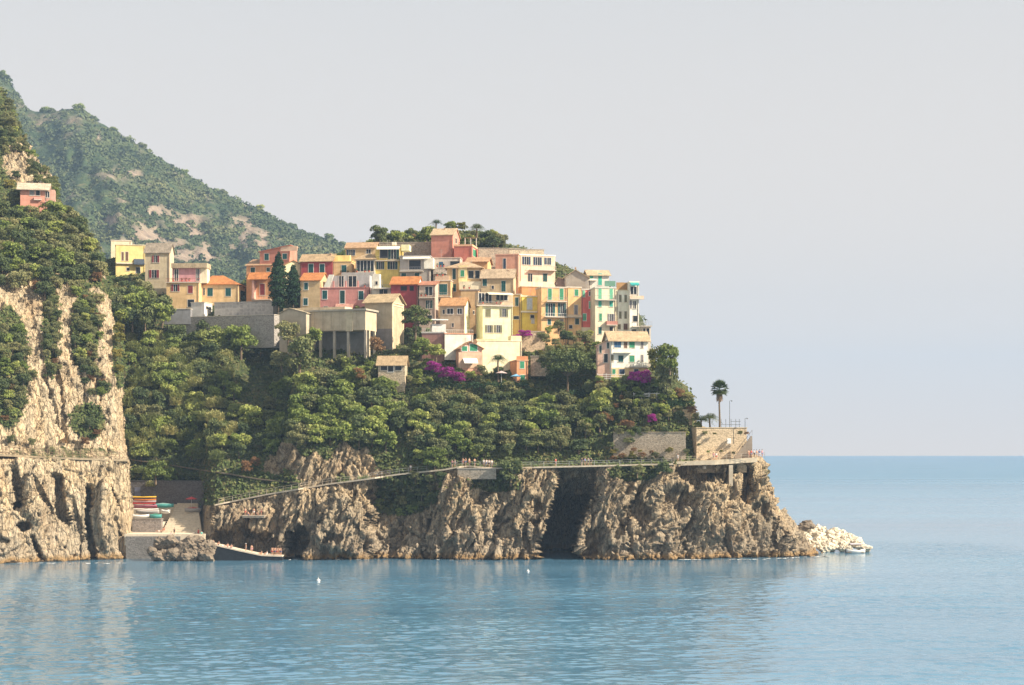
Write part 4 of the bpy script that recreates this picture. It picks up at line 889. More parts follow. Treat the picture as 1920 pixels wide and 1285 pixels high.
def limb_mesh(seed, H_=3.0, R_=2.0, r0=.22):
    r = random.Random(seed); m = MB(); m.tube((0, 0, -1.0), (.05, 0, H_*.45), r0, r0*.7, 7)
    for i in range(5):
        a = i*1.26+r.uniform(-.3, .3); m.tube((.05, 0, H_*(.28+.04*i)), (R_*.6*math.cos(a), R_*.6*math.sin(a), H_*r.uniform(.6, .85)), r0*.5, r0*.12, 5)
    me = bpy.data.meshes.new('trunk'); me.from_pydata(m.V, [], m.F); me.materials.append(BARK); return me
PROTO = {}
for sp, per, size in (('broad', 105, .26), ('fresh', 105, .25), ('dark', 110, .235), ('olive', 110, .22), ('dry', 95, .20), ('boug', 110, .19), ('yel', 95, .23)):
    PROTO[sp] = [mesh_only('crown', *leafcloud(rand_lobes(30+i, 2.6, 3.9, 13), per, size, seed=i), LEAF[sp]) for i in range(4)]
TRUNKS = [limb_mesh(i, 3.4, 2.2) for i in range(3)]
def cane_mesh(seed):
    r = np.random.RandomState(seed); n = 300; V = []
    for i in range(n):
        a, q = r.rand()*6.28, 2.0*math.sqrt(r.rand()); x, y = q*math.cos(a), q*math.sin(a); h = (3.6-.45*q)*(.6+.5*r.rand()); b = r.rand()*6.28
        t = np.array([math.cos(b), math.sin(b), 0])
        for k in range(3):
            z0 = h*(.25+.25*k); L = .5+.5*r.rand(); dr = np.array([math.cos(b+k*2.1), math.sin(b+k*2.1), 1.25-.5*r.rand()]); dr /= np.linalg.norm(dr)
            s = np.cross(dr, [0, 0, 1.]); s /= np.linalg.norm(s)+1e-9; c = np.array([x, y, z0]); w = .10
            V += [c-s*w*.5, c+dr*L*.5-s*w, c+dr*L*1.15+np.array([0, 0, -.12]), c+dr*L*.5+s*w]
    V = np.array(V); return V, np.arange(len(V)).reshape(-1, 4)
PROTO['cane'] = [mesh_only('stems', *cane_mesh(i), LEAF['cane']) for i in range(3)]

def ysurf(px, py):
    return float(YL(px, py)) if px < float(sil2(py))-3 and px < 236 else float(YM(px, py))
TREE_NAME = {'broad': ('leafy_tree', 'tree'), 'fresh': ('leafy_tree', 'tree'), 'dark': ('evergreen_tree', 'tree'), 'olive': ('olive_tree', 'tree'), 'cane': ('cane_clump', 'cane'), 'dry': ('dry_bush', 'bush'), 'boug': ('bougainvillea', 'shrub'), 'yel': ('yellowing_bush', 'bush')}
KINDW = {'broad': 'leafy green tree', 'fresh': 'light green tree', 'dark': 'dark evergreen tree', 'olive': 'grey green tree', 'cane': 'clump of tall green cane', 'dry': 'rusty dry bush', 'boug': 'magenta bougainvillea', 'yel': 'yellowing bush'}
def plant(sp, px, py, r, label, group=None, Y=None, tall=1.0, lift=0.0, seed=None):
    Y = ysurf(px, py)-.3 if Y is None else Y
    i = rnd.randrange(99) if seed is None else seed; me = PROTO[sp][i % len(PROTO[sp])]; s = r/2.6
    nm, cat = TREE_NAME[sp]; p = at(px, py, Y); p.z += lift
    if sp in ('dry', 'yel', 'boug'): p.z -= .25*r*tall
    if sp in ('broad', 'dark', 'olive', 'fresh'):
        root = empty(nm, p, rnd.uniform(0, 6.28)); root.scale = (s*rnd.uniform(.9, 1.12), s*rnd.uniform(.9, 1.12), s*tall*rnd.uniform(.9, 1.12))
        mesh_obj('crown', None, None, parent=root, data=me); mesh_obj('trunk', None, None, parent=root, data=TRUNKS[i % 3])
    else:
        root = mesh_obj(nm, None, None, data=me); root.location = p; root.rotation_euler = (0, 0, rnd.uniform(0, 6.28)); root.scale = (s*1.05, s*1.05, s*tall*rnd.uniform(.85, 1.15))
    tag(root, label, cat, group); return root
def inpoly(p, poly):
    x, y = p; c = False; n = len(poly); j = n-1
    for i in range(n):
        a, b = poly[i], poly[j]
        if (a[1] > y) != (b[1] > y) and x < (b[0]-a[0])*(y-a[1])/(b[1]-a[1])+a[0]: c = not c
        j = i
    return c
def wood(where, poly, step, rr, mixp, tall=1.0, Yf=None, rowk=.8):
    xs = [p[0] for p in poly]; ys = [p[1] for p in poly]; y = min(ys); k = 0
    names = [m[0] for m in mixp]; wts = [m[1] for m in mixp]
    while y <= max(ys):
        x = min(xs)+(k % 2)*step/2
        while x <= max(xs):
            px, py = x+rnd.uniform(-.4, .4)*step, y+rnd.uniform(-.4, .4)*step*rowk
            if inpoly((px, py), poly):
                sp = rnd.choices(names, wts)[0]; r = rnd.uniform(*rr)*(.72 if sp in ('dry', 'yel') else 1)
                plant(sp, px, py, r, '%s %s' % (KINDW[sp], where), '%ss %s' % (KINDW[sp].replace('bush', 'bushe') if sp in ('dry', 'yel') else KINDW[sp], where), Y=Yf(px, py) if Yf else None, tall=tall)
            x += step
        y += step*rowk; k += 1

# ------------------------------------------------------------------ slope vegetation, zone by zone
wood('on the steep green slope behind the boat ramp', [(236, 640), (330, 625), (425, 650), (435, 735), (470, 850), (400, 880), (330, 850), (238, 880)], 23, (1.9, 2.9), [('cane', 6), ('broad', 2.4), ('fresh', 1.2), ('dark', 1.2), ('olive', .8)], 1.15)
wood('at the foot of the slope beside the kayak rack', [(245, 885), (325, 870), (335, 920), (262, 930)], 24, (1.5, 2.2), [('cane', 3), ('broad', 2), ('dark', 1)])
wood('under the grey retaining wall', [(350, 628), (452, 640), (445, 690), (370, 672)], 24, (2.0, 3.0), [('dark', 3), ('broad', 2), ('olive', 2)])
wood('on the wooded slope below the loggia', [(470, 775), (560, 725), (690, 712), (745, 745), (765, 850), (700, 855), (600, 838), (480, 862)], 26, (2.3, 3.4), [('broad', 5), ('fresh', 1.6), ('dark', 2), ('olive', 1)], .95)
wood('in the wood above the coast path', [(765, 760), (900, 745), (1140, 750), (1150, 815), (1095, 850), (900, 862), (775, 870)], 25, (2.2, 3.2), [('dark', 4), ('olive', 2.4), ('broad', 2.2), ('fresh', .6), ('dry', .25)], .95)
wood('in the terraced garden under the village', [(600, 690), (700, 672), (765, 690), (860, 690), (1000, 722), (1010, 745), (600, 722)], 22, (1.2, 1.9), [('broad', 3), ('dark', 2), ('olive', 2), ('dry', 1.2), ('yel', .6)])
wood('on the bank beneath the orange house', [(1008, 640), (1022, 626), (1060, 618), (1112, 630), (1128, 652), (1108, 690), (1008, 690)], 17, (1.1, 1.8), [('olive', 3), ('broad', 2), ('yel', .8), ('fresh', 1), ('dark', 1)], 1.0, Yf=lambda x, y: 421.5-(y-620)*.22)
wood('in the garden below the white villa', [(1105, 722), (1290, 745), (1295, 790), (1150, 800), (1100, 745)], 20, (1.0, 1.7), [('olive', 3), ('broad', 2), ('dry', 1), ('dark', 1.5)])
wood('in the shaded gully under the coast path', [(700, 908), (840, 892), (850, 930), (770, 975), (712, 975)], 19, (1.0, 1.7), [('dark', 4), ('broad', 2), ('olive', 1)], .9, Yf=lambda x, y: float(YM(x, y)+feat_main(np.array([x*1.]), np.array([y*1.]))[0])-.5)
wood('between the houses of the village', [(640, 520), (700, 530), (860, 640), (830, 660), (760, 645), (640, 600)], 24, (1.2, 1.9), [('broad', 2), ('dark', 2)])
wood('on the garden knoll at the top of the village', [(700, 462), (740, 450), (830, 450), (930, 450), (960, 474), (900, 474), (700, 474)], 11, (1.5, 2.2), [('broad', 3), ('olive', 3), ('dark', 2), ('dry', 1)])
wood('on the left headland below the pink house', [(-10, 372), (90, 398), (150, 440), (205, 495), (188, 545), (165, 505), (142, 565), (112, 520), (100, 600), (78, 560), (58, 515), (40, 570), (20, 528), (-10, 550)], 22, (2.1, 3.2), [('dark', 4), ('olive', 3), ('broad', 2), ('dry', .6)], .95)
wood('in the big clump beside the left houses', [(172, 560), (255, 545), (318, 590), (318, 625), (180, 625)], 21, (2.8, 3.8), [('dark', 5), ('olive', 2), ('broad', 2)], 1.05, Yf=lambda x, y: float(YM(x, y))-8)
wood('clinging to the left cliff', [(0, 620), (40, 620), (62, 700), (40, 800), (0, 800)], 19, (1.3, 2.2), [('dark', 3), ('olive', 2), ('broad', 1), ('dry', 1)])
wood('in the gullies of the left cliff', [(84, 530), (108, 530), (112, 720), (88, 700)], 16, (.9, 1.5), [('olive', 3), ('dark', 2), ('dry', .6)])
wood('on the ledges near the left cliff edge', [(138, 545), (190, 560), (182, 700), (205, 742), (170, 750), (140, 660)], 18, (1.0, 1.7), [('olive', 3), ('dark', 2), ('broad', 2), ('dry', .7)])
wood('along the top edge of the left headland', [(40, 300), (60, 296), (112, 388), (180, 470), (150, 460), (90, 395)], 17, (1.2, 2.0), [('dark', 3), ('olive', 3), ('yel', 1), ('dry', 1)])
wood('at the foot of the white villa', [(1120, 716), (1240, 722), (1240, 736), (1120, 730)], 15, (1.2, 1.7), [('olive', 3), ('broad', 2), ('dark', 1)], .9)
wood('on the rocky crest of the left headland', [(-5, 215), (22, 225), (40, 282), (10, 300), (-5, 262)], 15, (1.4, 2.2), [('dark', 3), ('olive', 2)])
for px, py, r, sp in ((168, 800, 1.3, 'dark'), (182, 815, 1.1, 'dry'), (160, 832, 1.2, 'dry'), (20, 832, 1.1, 'olive'), (60, 836, 1.0, 'olive'), (120, 832, .9, 'dry'), (30, 335, 1.5, 'dark'), (18, 350, 1.7, 'yel'), (150, 420, 1.3, 'yel'), (222, 640, 1.5, 'yel'), (220, 670, 1.4, 'yel'), (225, 695, 1.3, 'yel'), (222, 620, 1.5, 'yel'), (170, 588, 1.0, 'yel')):
    plant(sp, px, py, r, '%s on the left cliff above the fenced path' % KINDW[sp] if py > 780 else '%s on the edge of the left headland' % KINDW[sp], '%s of the left headland' % KINDW[sp], Y=float(YL(px, py))-1.0)

# single trees one can name
def lone(sp, px, py, r, label, **k): return plant(sp, px, py, r, label, **k)
lone('fresh', 816, 876, 3.4, 'bright green round tree overhanging the coast path at mid length')
lone('dark', 958, 902, 3.2, 'dark tree hanging below the path over the cliff, left of the sea cave', Y=382.5)
lone('dark', 1245, 892, 1.9, 'dense green bush on the cliff edge right of the sea cave', Y=383)
lone('olive', 1195, 892, 1.6, 'grey green scrub on the cliff edge between the cave and the dense bush', Y=383.3)
lone('dark', 562, 690, 4.3, 'large dark leafy tree in front of the grey annex', Y=411, tall=1.2); lone('olive', 540, 642, 3.0, 'grey green tree rising behind the large dark leafy tree by the annex', Y=414.5, tall=1.0); lone('broad', 590, 640, 2.2, 'small bright tree against the left end of the loggia', Y=413)
lone('olive', 528, 690, 3.0, 'grey green tree at the left foot of the large dark leafy tree', Y=414)
lone('fresh', 398, 655, 3.6, 'rounded bright tree on the left under the cemetery wall', Y=441)
lone('broad', 452, 662, 3.9, 'tall leafy tree right of the rounded one under the cemetery wall', Y=440, tall=1.3)
lone('broad', 790, 668, 2.9, 'leafy tree under the white terrace railing', Y=413); lone('broad', 818, 672, 2.2, 'smaller leafy tree right of the one under the white terrace', Y=411)
lone('olive', 1250, 748, 3.4, 'tall grey green tree at the right end of the village', Y=398, tall=1.6)
lone('fresh', 1256, 704, 3.0, 'light green tree leaning out at the right end of the village', Y=395, tall=1.15, lift=1.5)
lone('yel', 1230, 690, 2.6, 'yellow flowering creeper beside the white villa', Y=402, tall=1.3)
lone('dry', 1222, 720, 1.3, 'brown shrub at the right corner of the white villa', Y=401)
lone('dark', 712, 446, 2.6, 'dark round tree at the left end of the hilltop garden', Y=480, lift=-1.2)
lone('fresh', 800, 442, 2.6, 'leafy tree left of the salmon tower on the hilltop', Y=482, lift=-1.2)
lone('fresh', 845, 428, 2.0, 'light green tree rising behind the salmon tower', Y=484, lift=-1.0); lone('yel', 866, 430, 1.7, 'pale feathery shrub right behind the salmon tower', Y=484)
lone('dark', 925, 458, 2.1, 'dark shrub at the right end of the hilltop garden', Y=478, lift=-1); lone('dry', 706, 655, 2.3, 'rust coloured tree in front of the chapel', Y=411.5)
lone('dry', 675, 708, 1.7, 'rust coloured bush left of the stone hut', Y=404); lone('dry', 1175, 800, 2.0, 'flat rusty bush on the wall top above the coast path', Y=390, tall=.6)
lone('boug', 840, 710, 2.4, 'bright magenta bougainvillea, widest one, in the garden under the pink gable', Y=403, tall=.95); lone('boug', 814, 697, 2.0, 'magenta bougainvillea left of the widest one', Y=404, tall=.9); lone('boug', 860, 713, 1.9, 'magenta bougainvillea right of the widest one', Y=403, tall=.9)
lone('boug', 985, 632, 1.9, 'magenta bougainvillea on the wall below the bright yellow house', Y=419, tall=.7); lone('boug', 968, 637, 1.3, 'small magenta bougainvillea on top of the cream terrace block', Y=418, tall=.7)
lone('boug', 1190, 722, 1.9, 'magenta bougainvillea in front of the white villa', Y=398.4, tall=1.0, lift=.7); lone('boug', 1210, 722, 1.9, 'magenta bougainvillea at the right corner of the white villa', Y=398.4, tall=1.0, lift=.7)
lone('boug', 1222, 790, 1.3, 'pinkish bougainvillea hanging over the stone wall near the palms', Y=393.5, tall=1.1)
lone('fresh', 292, 900, 2.7, 'bushy light green tree over the kayak rack', Y=401, tall=1.0); lone('dry', 462, 882, 1.6, 'brown bush beside the path at the ramp', Y=393)
lone('dry', 478, 872, 1.4, 'smaller brown bush right of the one beside the ramp path', Y=394)
# round pine by the chapel, big pine below the orange house
def pine(px, py, top, w, Y, label, sd_):
    p = at(px, py, Y); H_ = (py-top)*Y/FP; Rr = w/2*Y/FP; root = empty('stone_pine', p); tag(root, label, 'tree'); r = random.Random(sd_); L = [(0, 0, H_*.66, Rr*.72, Rr*.72, H_*.30)]
    for i in range(16):
        a = i*2.4; q = Rr*r.uniform(.35, .78); s = Rr*r.uniform(.24, .36); L.append((q*math.cos(a), q*math.sin(a), H_*(r.uniform(.5, .92)-.30*(q/Rr)**2), s, s, s*.75))
    mesh_obj('crown', *leafcloud(L, 75, .26, seed=sd_), LEAF['pine'], root)
    m = MB(); m.tube((0, 0, -1), (.1, 0, H_*.5), .26, .18, 8)
    for i in range(6):
        a = i*1.05; m.tube((.05, 0, H_*.36), (Rr*.55*math.cos(a), Rr*.55*math.sin(a), H_*.62), .13, .05, 6)
    m.build('trunk', BARK, root)
pine(779, 630, 571, 60, 416, 'round headed pine beside the chapel', 5); pine(1064, 738, 652, 106, 403, 'big round pine standing below the orange house', 6)
# cypresses
def cypress(px, py, top, w, Y, label, sd_):
    p = at(px, py, Y); H_ = (py-top)*Y/FP; Rr = w/2*Y/FP; root = empty('cypress', p); tag(root, label, 'tree'); L = []
    r = random.Random(sd_)
    for i in range(22):
        u = i/21; a = i*2.4; q = Rr*.42*math.sin(math.pi*min(1, u*.8+.22)); rr = Rr*(.72*math.sin(math.pi*(u*.76+.16))+.10)
        L.append((q*math.cos(a), q*math.sin(a), H_*(.05+.90*u), rr, rr, H_*.085))
    mesh_obj('crown', *leafcloud(L, 150, .22, out=.9, seed=sd_), LEAF['cypress'], root); m = MB(); m.tube((0, 0, -2), (0, 0, H_*.6), .2, .1, 6); m.build('trunk', BARK, root)
cypress(522, 580, 476, 34, 449, 'tall dark cypress, left and taller of the pair above the loggia', 1); cypress(550, 574, 498, 29, 450, 'shorter dark cypress right of the taller one above the loggia', 2)
# palms
def fan_leaf(V, c, d, L, wd, nb=9):
    d = Vector(d).normalized(); s = d.cross(Vector((0, 0, 1))); s = s.normalized() if s.length > .01 else Vector((1, 0, 0)); u = s.cross(d); c = Vector(c)
    e = c+d*L*.5
    V.append([c-s*.03, c+s*.03, e+s*.03, e-s*.03])
    for i in range(nb):
        a = (i/(nb-1)-.5)*2.5; b = (d*math.cos(a)+s*math.sin(a)).normalized(); t = e+b*wd+Vector((0, 0, -.22*wd*abs(a))); sd2 = (s*math.cos(a)-d*math.sin(a))*.10*wd
        V.append([e, e+b*wd*.55-sd2+u*.03, t, e+b*wd*.55+sd2+u*.03])
def feather_leaf(V, c, d, L, nb=13):
    c = Vector(c); d = Vector(d).normalized(); pts = [c+d*L*t+Vector((0, 0, -.75*L*t*t)) for t in [i/nb for i in range(nb+1)]]
    s = d.cross(Vector((0, 0, 1))).normalized()
    for i in range(nb):
        a, b = pts[i], pts[i+1]; V.append([a-s*.03, a+s*.03, b+s*.03, b-s*.03]); f = math.sin(math.pi*min(1, .15+.85*(i+1)/nb))*.32*L
        for g in (-1, 1):
            t = a+(b-a)*1.6+s*g*f+Vector((0, 0, -.25*f)); V.append([a, (a+t)/2+(b-a)*.35, t, (a+t)/2-(b-a)*.1])
def palm(px, py, top, Y, Rr, label, kind='fan', skirt=True, n=34):
    p = at(px, py, Y); H_ = max(.6, (py-top)*Y/FP-Rr*(.5 if kind == 'fan' else .85)); root = empty('fan_palm' if kind == 'fan' else 'feather_palm', p); tag(root, label, 'palm tree'); m = MB()
    for i in range(6): m.tube((.06*math.sin(i), 0, -.6+(H_+.6)*i/6), (.06*math.sin(i+1), 0, -.6+(H_+.6)*(i+1)/6), .24-.01*i, .22-.01*i, 8)
    m.build('trunk', BARK, root); Q = []; r = random.Random(int(px))
    for i in range(n):
        a = i*2.4; e = -0.7+2.1*(i/n); d = (math.cos(a)*math.cos(e), math.sin(a)*math.cos(e), math.sin(e)); c = (.05, 0, H_+.15*(i/n))
        if kind == 'fan': fan_leaf(Q, c, d, Rr*.62, Rr*.50)
        else: feather_leaf(Q, c, (d[0], d[1], abs(d[2])*1.3+.3), Rr*r.uniform(.95, 1.25))
    V = np.array([tuple(v) for q in Q for v in q]); mesh_obj('crown', V, np.arange(len(V)).reshape(-1, 4), LEAF['palm'], root)
    if skirt:
        m = MB()
        for i in range(60):
            a = i*2.4; z = H_-.2-1.7*(i/60); q = .62+.18*r.random(); m.add([(.15*math.cos(a), .15*math.sin(a), z+.3), (q*math.cos(a-.2), q*math.sin(a-.2), z-.9), (q*1.1*math.cos(a), q*1.1*math.sin(a), z-1.2), (q*math.cos(a+.2), q*math.sin(a+.2), z-.9)], [(0, 1, 2, 3)])
        m.build('dead_frond_skirt', plain('dead_fronds', (.24, .16, .10), .9, .3), root)
palm(1349, 806, 718, 393, 3.0, 'tall fan palm with brown skirt on the stone terrace at the point')
palm(1331, 806, 764, 394, 3.0, 'small feathery palm left of the tall fan palm', 'feather', False, 26); palm(1315, 808, 768, 396, 3.0, 'dark low palm half hidden left of the small feathery palm', 'feather', False, 22)
palm(934, 712, 655, 405, 2.9, 'dwarf palm with yellow trunk in front of the cream terrace block', 'feather', False, 28); palm(894, 442, 410, 481, 3.2, 'palm on the hilltop right of the salmon tower', 'feather', False, 28)
palm(818, 440, 404, 484, 2.6, 'thin light palm left of the salmon tower on the hilltop', 'feather', False, 20)
# clipped hedges
def hedge(px0, px1, py0, py1, Y, label):
    a, b = at(px0, py1, Y), at(px1, py1, Y); L = (b-a).length; h = (py1-py0)*Y/FP; n = max(2, int(L/1.1)); lob = [(L*(i+.5)/n, .7, h*.5, L/n*.75, .8, h*.56) for i in range(n)]
    o = mesh_obj('clipped_hedge', *leafcloud(lob, 120, .2, seed=int(px0)), LEAF['hedge']); o.location = a; tag(o, label, 'hedge')
for i, (x0, x1) in enumerate(((806, 828), (829, 848), (852, 872), (878, 902), (908, 933))):
    hedge(x0, x1, 716, 733, 402.5, ['clipped dark hedge, leftmost of the row under the magenta bougainvillea', 'clipped dark hedge, second from the left in the garden row', 'clipped dark hedge, middle one of the garden row', 'clipped dark hedge, fourth of the garden row', 'clipped dark hedge, last one before the broad hedge of the garden row'][i])
hedge(940, 990, 714, 734, 402, 'broad dark hedge right of the garden row, below the small orange house'); hedge(1066, 1118, 732, 748, 401, 'dark hedge under the big round pine'); hedge(1125, 1150, 735, 747, 400.5, 'short dark hedge right of the one under the pine')
hedge(1188, 1208, 742, 756, 398, 'short green hedge by the white garden fence'); hedge(1246, 1300, 749, 768, 396.5, 'bright green hedge on the stone wall left of the palms')

# ------------------------------------------------------------------ ground cover (uncountable)
def ground_cover(src, label, n, seed, sel):
    r = np.random.RandomState(seed); me = src.data; co = np.empty(len(me.vertices)*3, np.float32); me.vertices.foreach_get('co', co); co = co.reshape(-1, 3)
    v = np.empty(len(co), np.float32); me.attributes['veg'].data.foreach_get('value', v); ok = np.where((v > .5) & sel(co))[0]
    i = ok[r.randint(0, len(ok), n)]; c = co[i]+r.normal(size=(n, 3))*[.5, .2, .12]; c[:,2] += .25; c[:,1] -= .15
    nn = np.array([.35, -.7, .6])+r.normal(size=(n, 3))*.5; nn /= np.linalg.norm(nn, axis=1, keepdims=True)
    a = np.cross(nn, r.normal(size=(n, 3))); a /= np.linalg.norm(a, axis=1, keepdims=True); b = np.cross(nn, a); s = (.22+.35*r.rand(n))[:,None]
    V = np.stack([c-a*s, c-b*s*.6, c+a*s, c+b*s*.6], 1).reshape(-1, 3)
    o = mesh_obj('ground_cover', V, np.arange(4*n).reshape(-1, 4), M_GC); tag(o, kind='stuff'); return o
def m_gc():
    t = NT('mixed_scrub_leaves'); p = t.pos(); f = t.noise(p, .35, 4, .65); g = t.noise(p, 2.5, 2)
    c = t.ramp(t.math('ADD', t.math('MULTIPLY', f, .7), t.math('MULTIPLY', g, .3)), [(.32, (.028, .048, .018)), (.48, (.07, .095, .03)), (.58, (.13, .14, .05)), (.68, (.26, .18, .085))]); t.color(c); return t.m
M_GC = m_gc()
ground_cover(terrain, 'scrub', 42000, 1, lambda c: (c[:,1] < 520)); ground_cover(headland, 'scrub', 20000, 2, lambda c: (c[:,1] < 600))

# ------------------------------------------------------------------ woods of the far hill
def hill_wood():
    r = np.random.RandomState(5); N = 32000; u = -250+1250*r.rand(N); v = .004+.6*r.rand(N)
    P, py = hill_point(u, v); keep = (rocky_hill(u, py) < .45+.35*r.rand(N)) & (py < 620); keep |= (r.rand(N) < .07) & (py < 620); P = P[keep]; u = u[keep]; n = len(P)
    s = 1.7+3.4*r.rand(n)**2.5; Vs = []; q = 36
    d = r.normal(size=(n, q, 3)); d /= np.linalg.norm(d, axis=2, keepdims=True); d[:,:,2] = np.abs(d[:,:,2])*1.0-.15
    c = P[:,None,:]+d*(s[:,None,None]*np.array([1.1, 1.1, 1.05]))*(.7+.35*r.rand(n, q, 1))+np.array([0, 0, 1.0])
    nn = d+r.normal(size=(n, q, 3))*.45; nn /= np.linalg.norm(nn, axis=2, keepdims=True); a = np.cross(nn, r.normal(size=(n, q, 3))); a /= np.linalg.norm(a, axis=2, keepdims=True); b = np.cross(nn, a)
    w = s[:,None,None]*(.23+.19*r.rand(n, q, 1)); V = np.stack([c-a*w, c-b*w*.7, c+a*w, c+b*w*.7], 2).reshape(-1, 3)
    o = mesh_obj('far_wood', V, np.arange(len(V)).reshape(-1, 4), M_FW); tag(o, kind='stuff')
def m_fw():
    t = NT('far_wood_leaves'); p = t.pos(); f = t.noise(p, .02, 4, .6); g = t.noise(p, .11, 3)
    t.color(t.ramp(t.math('ADD', t.math('MULTIPLY', f, .6), t.math('MULTIPLY', g, .4)), [(.34, (.04, .062, .028)), (.5, (.085, .11, .045)), (.66, (.16, .165, .07))])); return t.m
M_FW = m_fw(); hill_wood()
for i, (px, s) in enumerate(((4, 2.7), (13, 3.0), (83, 3.3), (96, 2.6), (147, 3.4), (171, 2.2), (212, 2.4), (268, 2.6), (345, 2.4), (417, 2.6), (486, 2.8), (548, 2.2), (617, 2.6))):
    hp, pyy = hill_point(np.array([px*1.]), np.array([.004])); plant('dark' if i % 2 else 'broad', px, float(pyy[0])+4, 2.1*s, '%s standing out on the skyline of the far hill' % KINDW['dark' if i % 2 else 'broad'], '%ss on the skyline of the far hill' % KINDW['dark' if i % 2 else 'broad'], Y=float(hp[0][1])-3)

for i, (px, py, sp) in enumerate(((1150, 862, 'dry'), (1166, 858, 'dry'), (1185, 860, 'yel'), (1205, 856, 'dry'), (1228, 858, 'olive'), (1160, 815, 'olive'), (1212, 812, 'olive'), (1246, 812, 'dark'), (1280, 815, 'olive'), (1145, 840, 'dark'))):
    plant(sp, px, py, 1.0 if py > 830 else 1.2, '%s %s the long low grey rubble wall' % (KINDW[sp], 'at the foot of' if py > 830 else 'hanging over the top of'), '%s plants of the low rubble wall' % KINDW[sp], Y=388.6 if py > 830 else 389.9, tall=.8)

for i, py in enumerate(range(196, 470, 8)):
    px = float(sil2(py))+rnd.uniform(-14, -1); sp = rnd.choices(('dark', 'olive', 'broad', 'yel', 'dry'), (4, 3, 2, 1, .8))[0]
    if 285 < py < 330 and i % 2: continue
    plant(sp, px, py+6, rnd.uniform(1.2, 2.3)*(.75 if sp in ('dry', 'yel') else 1), '%s on the skyline edge of the left headland' % KINDW[sp], '%s on the headland skyline edge' % KINDW[sp], Y=float(YL(px, py))+1.5, tall=.9)
for px, py, r, sp, lb in ((488, 664, 2.2, 'dark', 'dark tree under the right end of the grey retaining wall'), (478, 690, 1.9, 'olive', 'grey green tree below the dark one under the retaining wall end'), (430, 640, 2.4, 'broad', 'leafy tree against the middle of the grey retaining wall')):
    plant(sp, px, py, r, lb, Y=446.5)
for px, r, sp in ((1322, .8, 'olive'), (1340, .6, 'yel'), (1388, .8, 'olive'), (1400, .7, 'dry')):
    plant(sp, px, 815, r, '%s hanging over the top of the palm terrace wall' % KINDW[sp], Y=390.0, tall=.7, group='%ss on the palm terrace wall' % KINDW[sp])

for i in range(26):
    px = rnd.uniform(1148, 1288); t = i % 3; py = (812, 845, 826)[t]+rnd.uniform(-3, 4); sp = rnd.choice(('olive', 'dark', 'fresh', 'broad') if t != 1 else ('dry', 'yel', 'olive', 'dry'))
    if t == 2 and px > 1200: continue
    plant(sp, px, py, rnd.uniform(.8, 1.5) if t != 1 else rnd.uniform(.6, 1.0), '%s growing %s the low grey rubble wall' % (KINDW[sp], ('along the top of', 'in the dry grass below', 'over the left end of')[t]), '%ss %s the rubble wall' % (KINDW[sp], ('topping', 'below', 'covering the left end of')[t]), Y=(390.3, 388.4, 389.4)[t], tall=.75, lift=-.5)
for i, px in enumerate((1310, 1328, 1352, 1375, 1394)):
    plant(('olive', 'fresh', 'yel', 'olive', 'dry')[i], px, (836, 850, 848, 852, 840)[i], .5, '%s rooted in the face of the palm terrace wall' % KINDW[('olive', 'fresh', 'yel', 'olive', 'dry')[i]], 'weeds in the palm terrace wall', Y=390.0, tall=.8)

for px, py, r, sp, Y, lb in ((1290, 752, 1.5, 'olive', 398, 'grey green shrub at the upper right edge of the slope above the palms'), (1298, 768, 1.3, 'dry', 397, 'rusty shrub on the right edge of the slope above the palms'), (1304, 784, 1.3, 'olive', 396, 'grey green shrub just left of the small feathery palm'), (1276, 738, 1.6, 'dry', 399, 'rusty shrub below the light green leaning tree'), (1308, 800, 1.1, 'fresh', 395, 'light green shrub at the left end of the palm terrace')):
    plant(sp, px, py+6, r, lb, Y=Y)
# ------------------------------------------------------------------ coast path, walls, railings
CONC = plain('pale_concrete', (.50, .43, .33), .9, .2); CONCD = plain('dark_concrete', (.27, .25, .23), .9, .25)
def path_sheet(name, pts, width, th, mat, Yo=None):
    """ribbon of paving along (px, py) readings; outer edge faces the sea"""
    V = []; F = []; N = 60; a = [p[0] for p in pts]; b = [p[1] for p in pts]; 
    for i in range(N+1):
        px = a[0]+(a[-1]-a[0])*i/N; py = float(np.interp(px, a, b)); Y = Yo(px, py); p = at(px, py, Y)
        V += [p, p+Vector((0, width, 0)), p+Vector((0, width, -th)), p+Vector((0, 0, -th))]
        if i:
            k = 4*i; j = k-4; F += [(j, k, k+1, j+1), (j+3, k+3, k, j), (j+1, k+1, k+2, j+2), (j+2, k+2, k+3, j+3)]
    F += [(0, 1, 2, 3), (4*N+3, 4*N+2, 4*N+1, 4*N)]
    o = mesh_obj(name, V, F, mat); return o
def yp_main(px, py): return float(YM(px, py+1.2))-.9
def yp_up(px, py): return float(YM(px, py))-1.1
def yp_left(px, py): return float(YL(px, py+3))-.6
P_MAIN = [(402, 946), (450, 936), (500, 926), (560, 916), (620, 906), (690, 897), (750, 888), (830, 880), (870, 873), (930, 877), (1100, 873), (1262, 869)]
tag(path_sheet('coast_path', P_MAIN, 3.6, .34, CONC, yp_main), kind='structure')
P_UP = [(236, 860), (300, 868), (360, 878), (430, 888), (480, 897), (560, 905)]
tag(path_sheet('upper_track', P_UP, 2.2, .28, plain('dark_earth', (.16, .13, .09), .95, .25), yp_up), kind='structure')  # earth darkened so the track stands out less
P_LEFT = [(-20, 851), (60, 855), (120, 858), (180, 860), (238, 862)]
tag(path_sheet('headland_track', P_LEFT, 2.5, .4, plain('earth_track', (.30, .24, .16), .95, .25), yp_left), kind='structure')

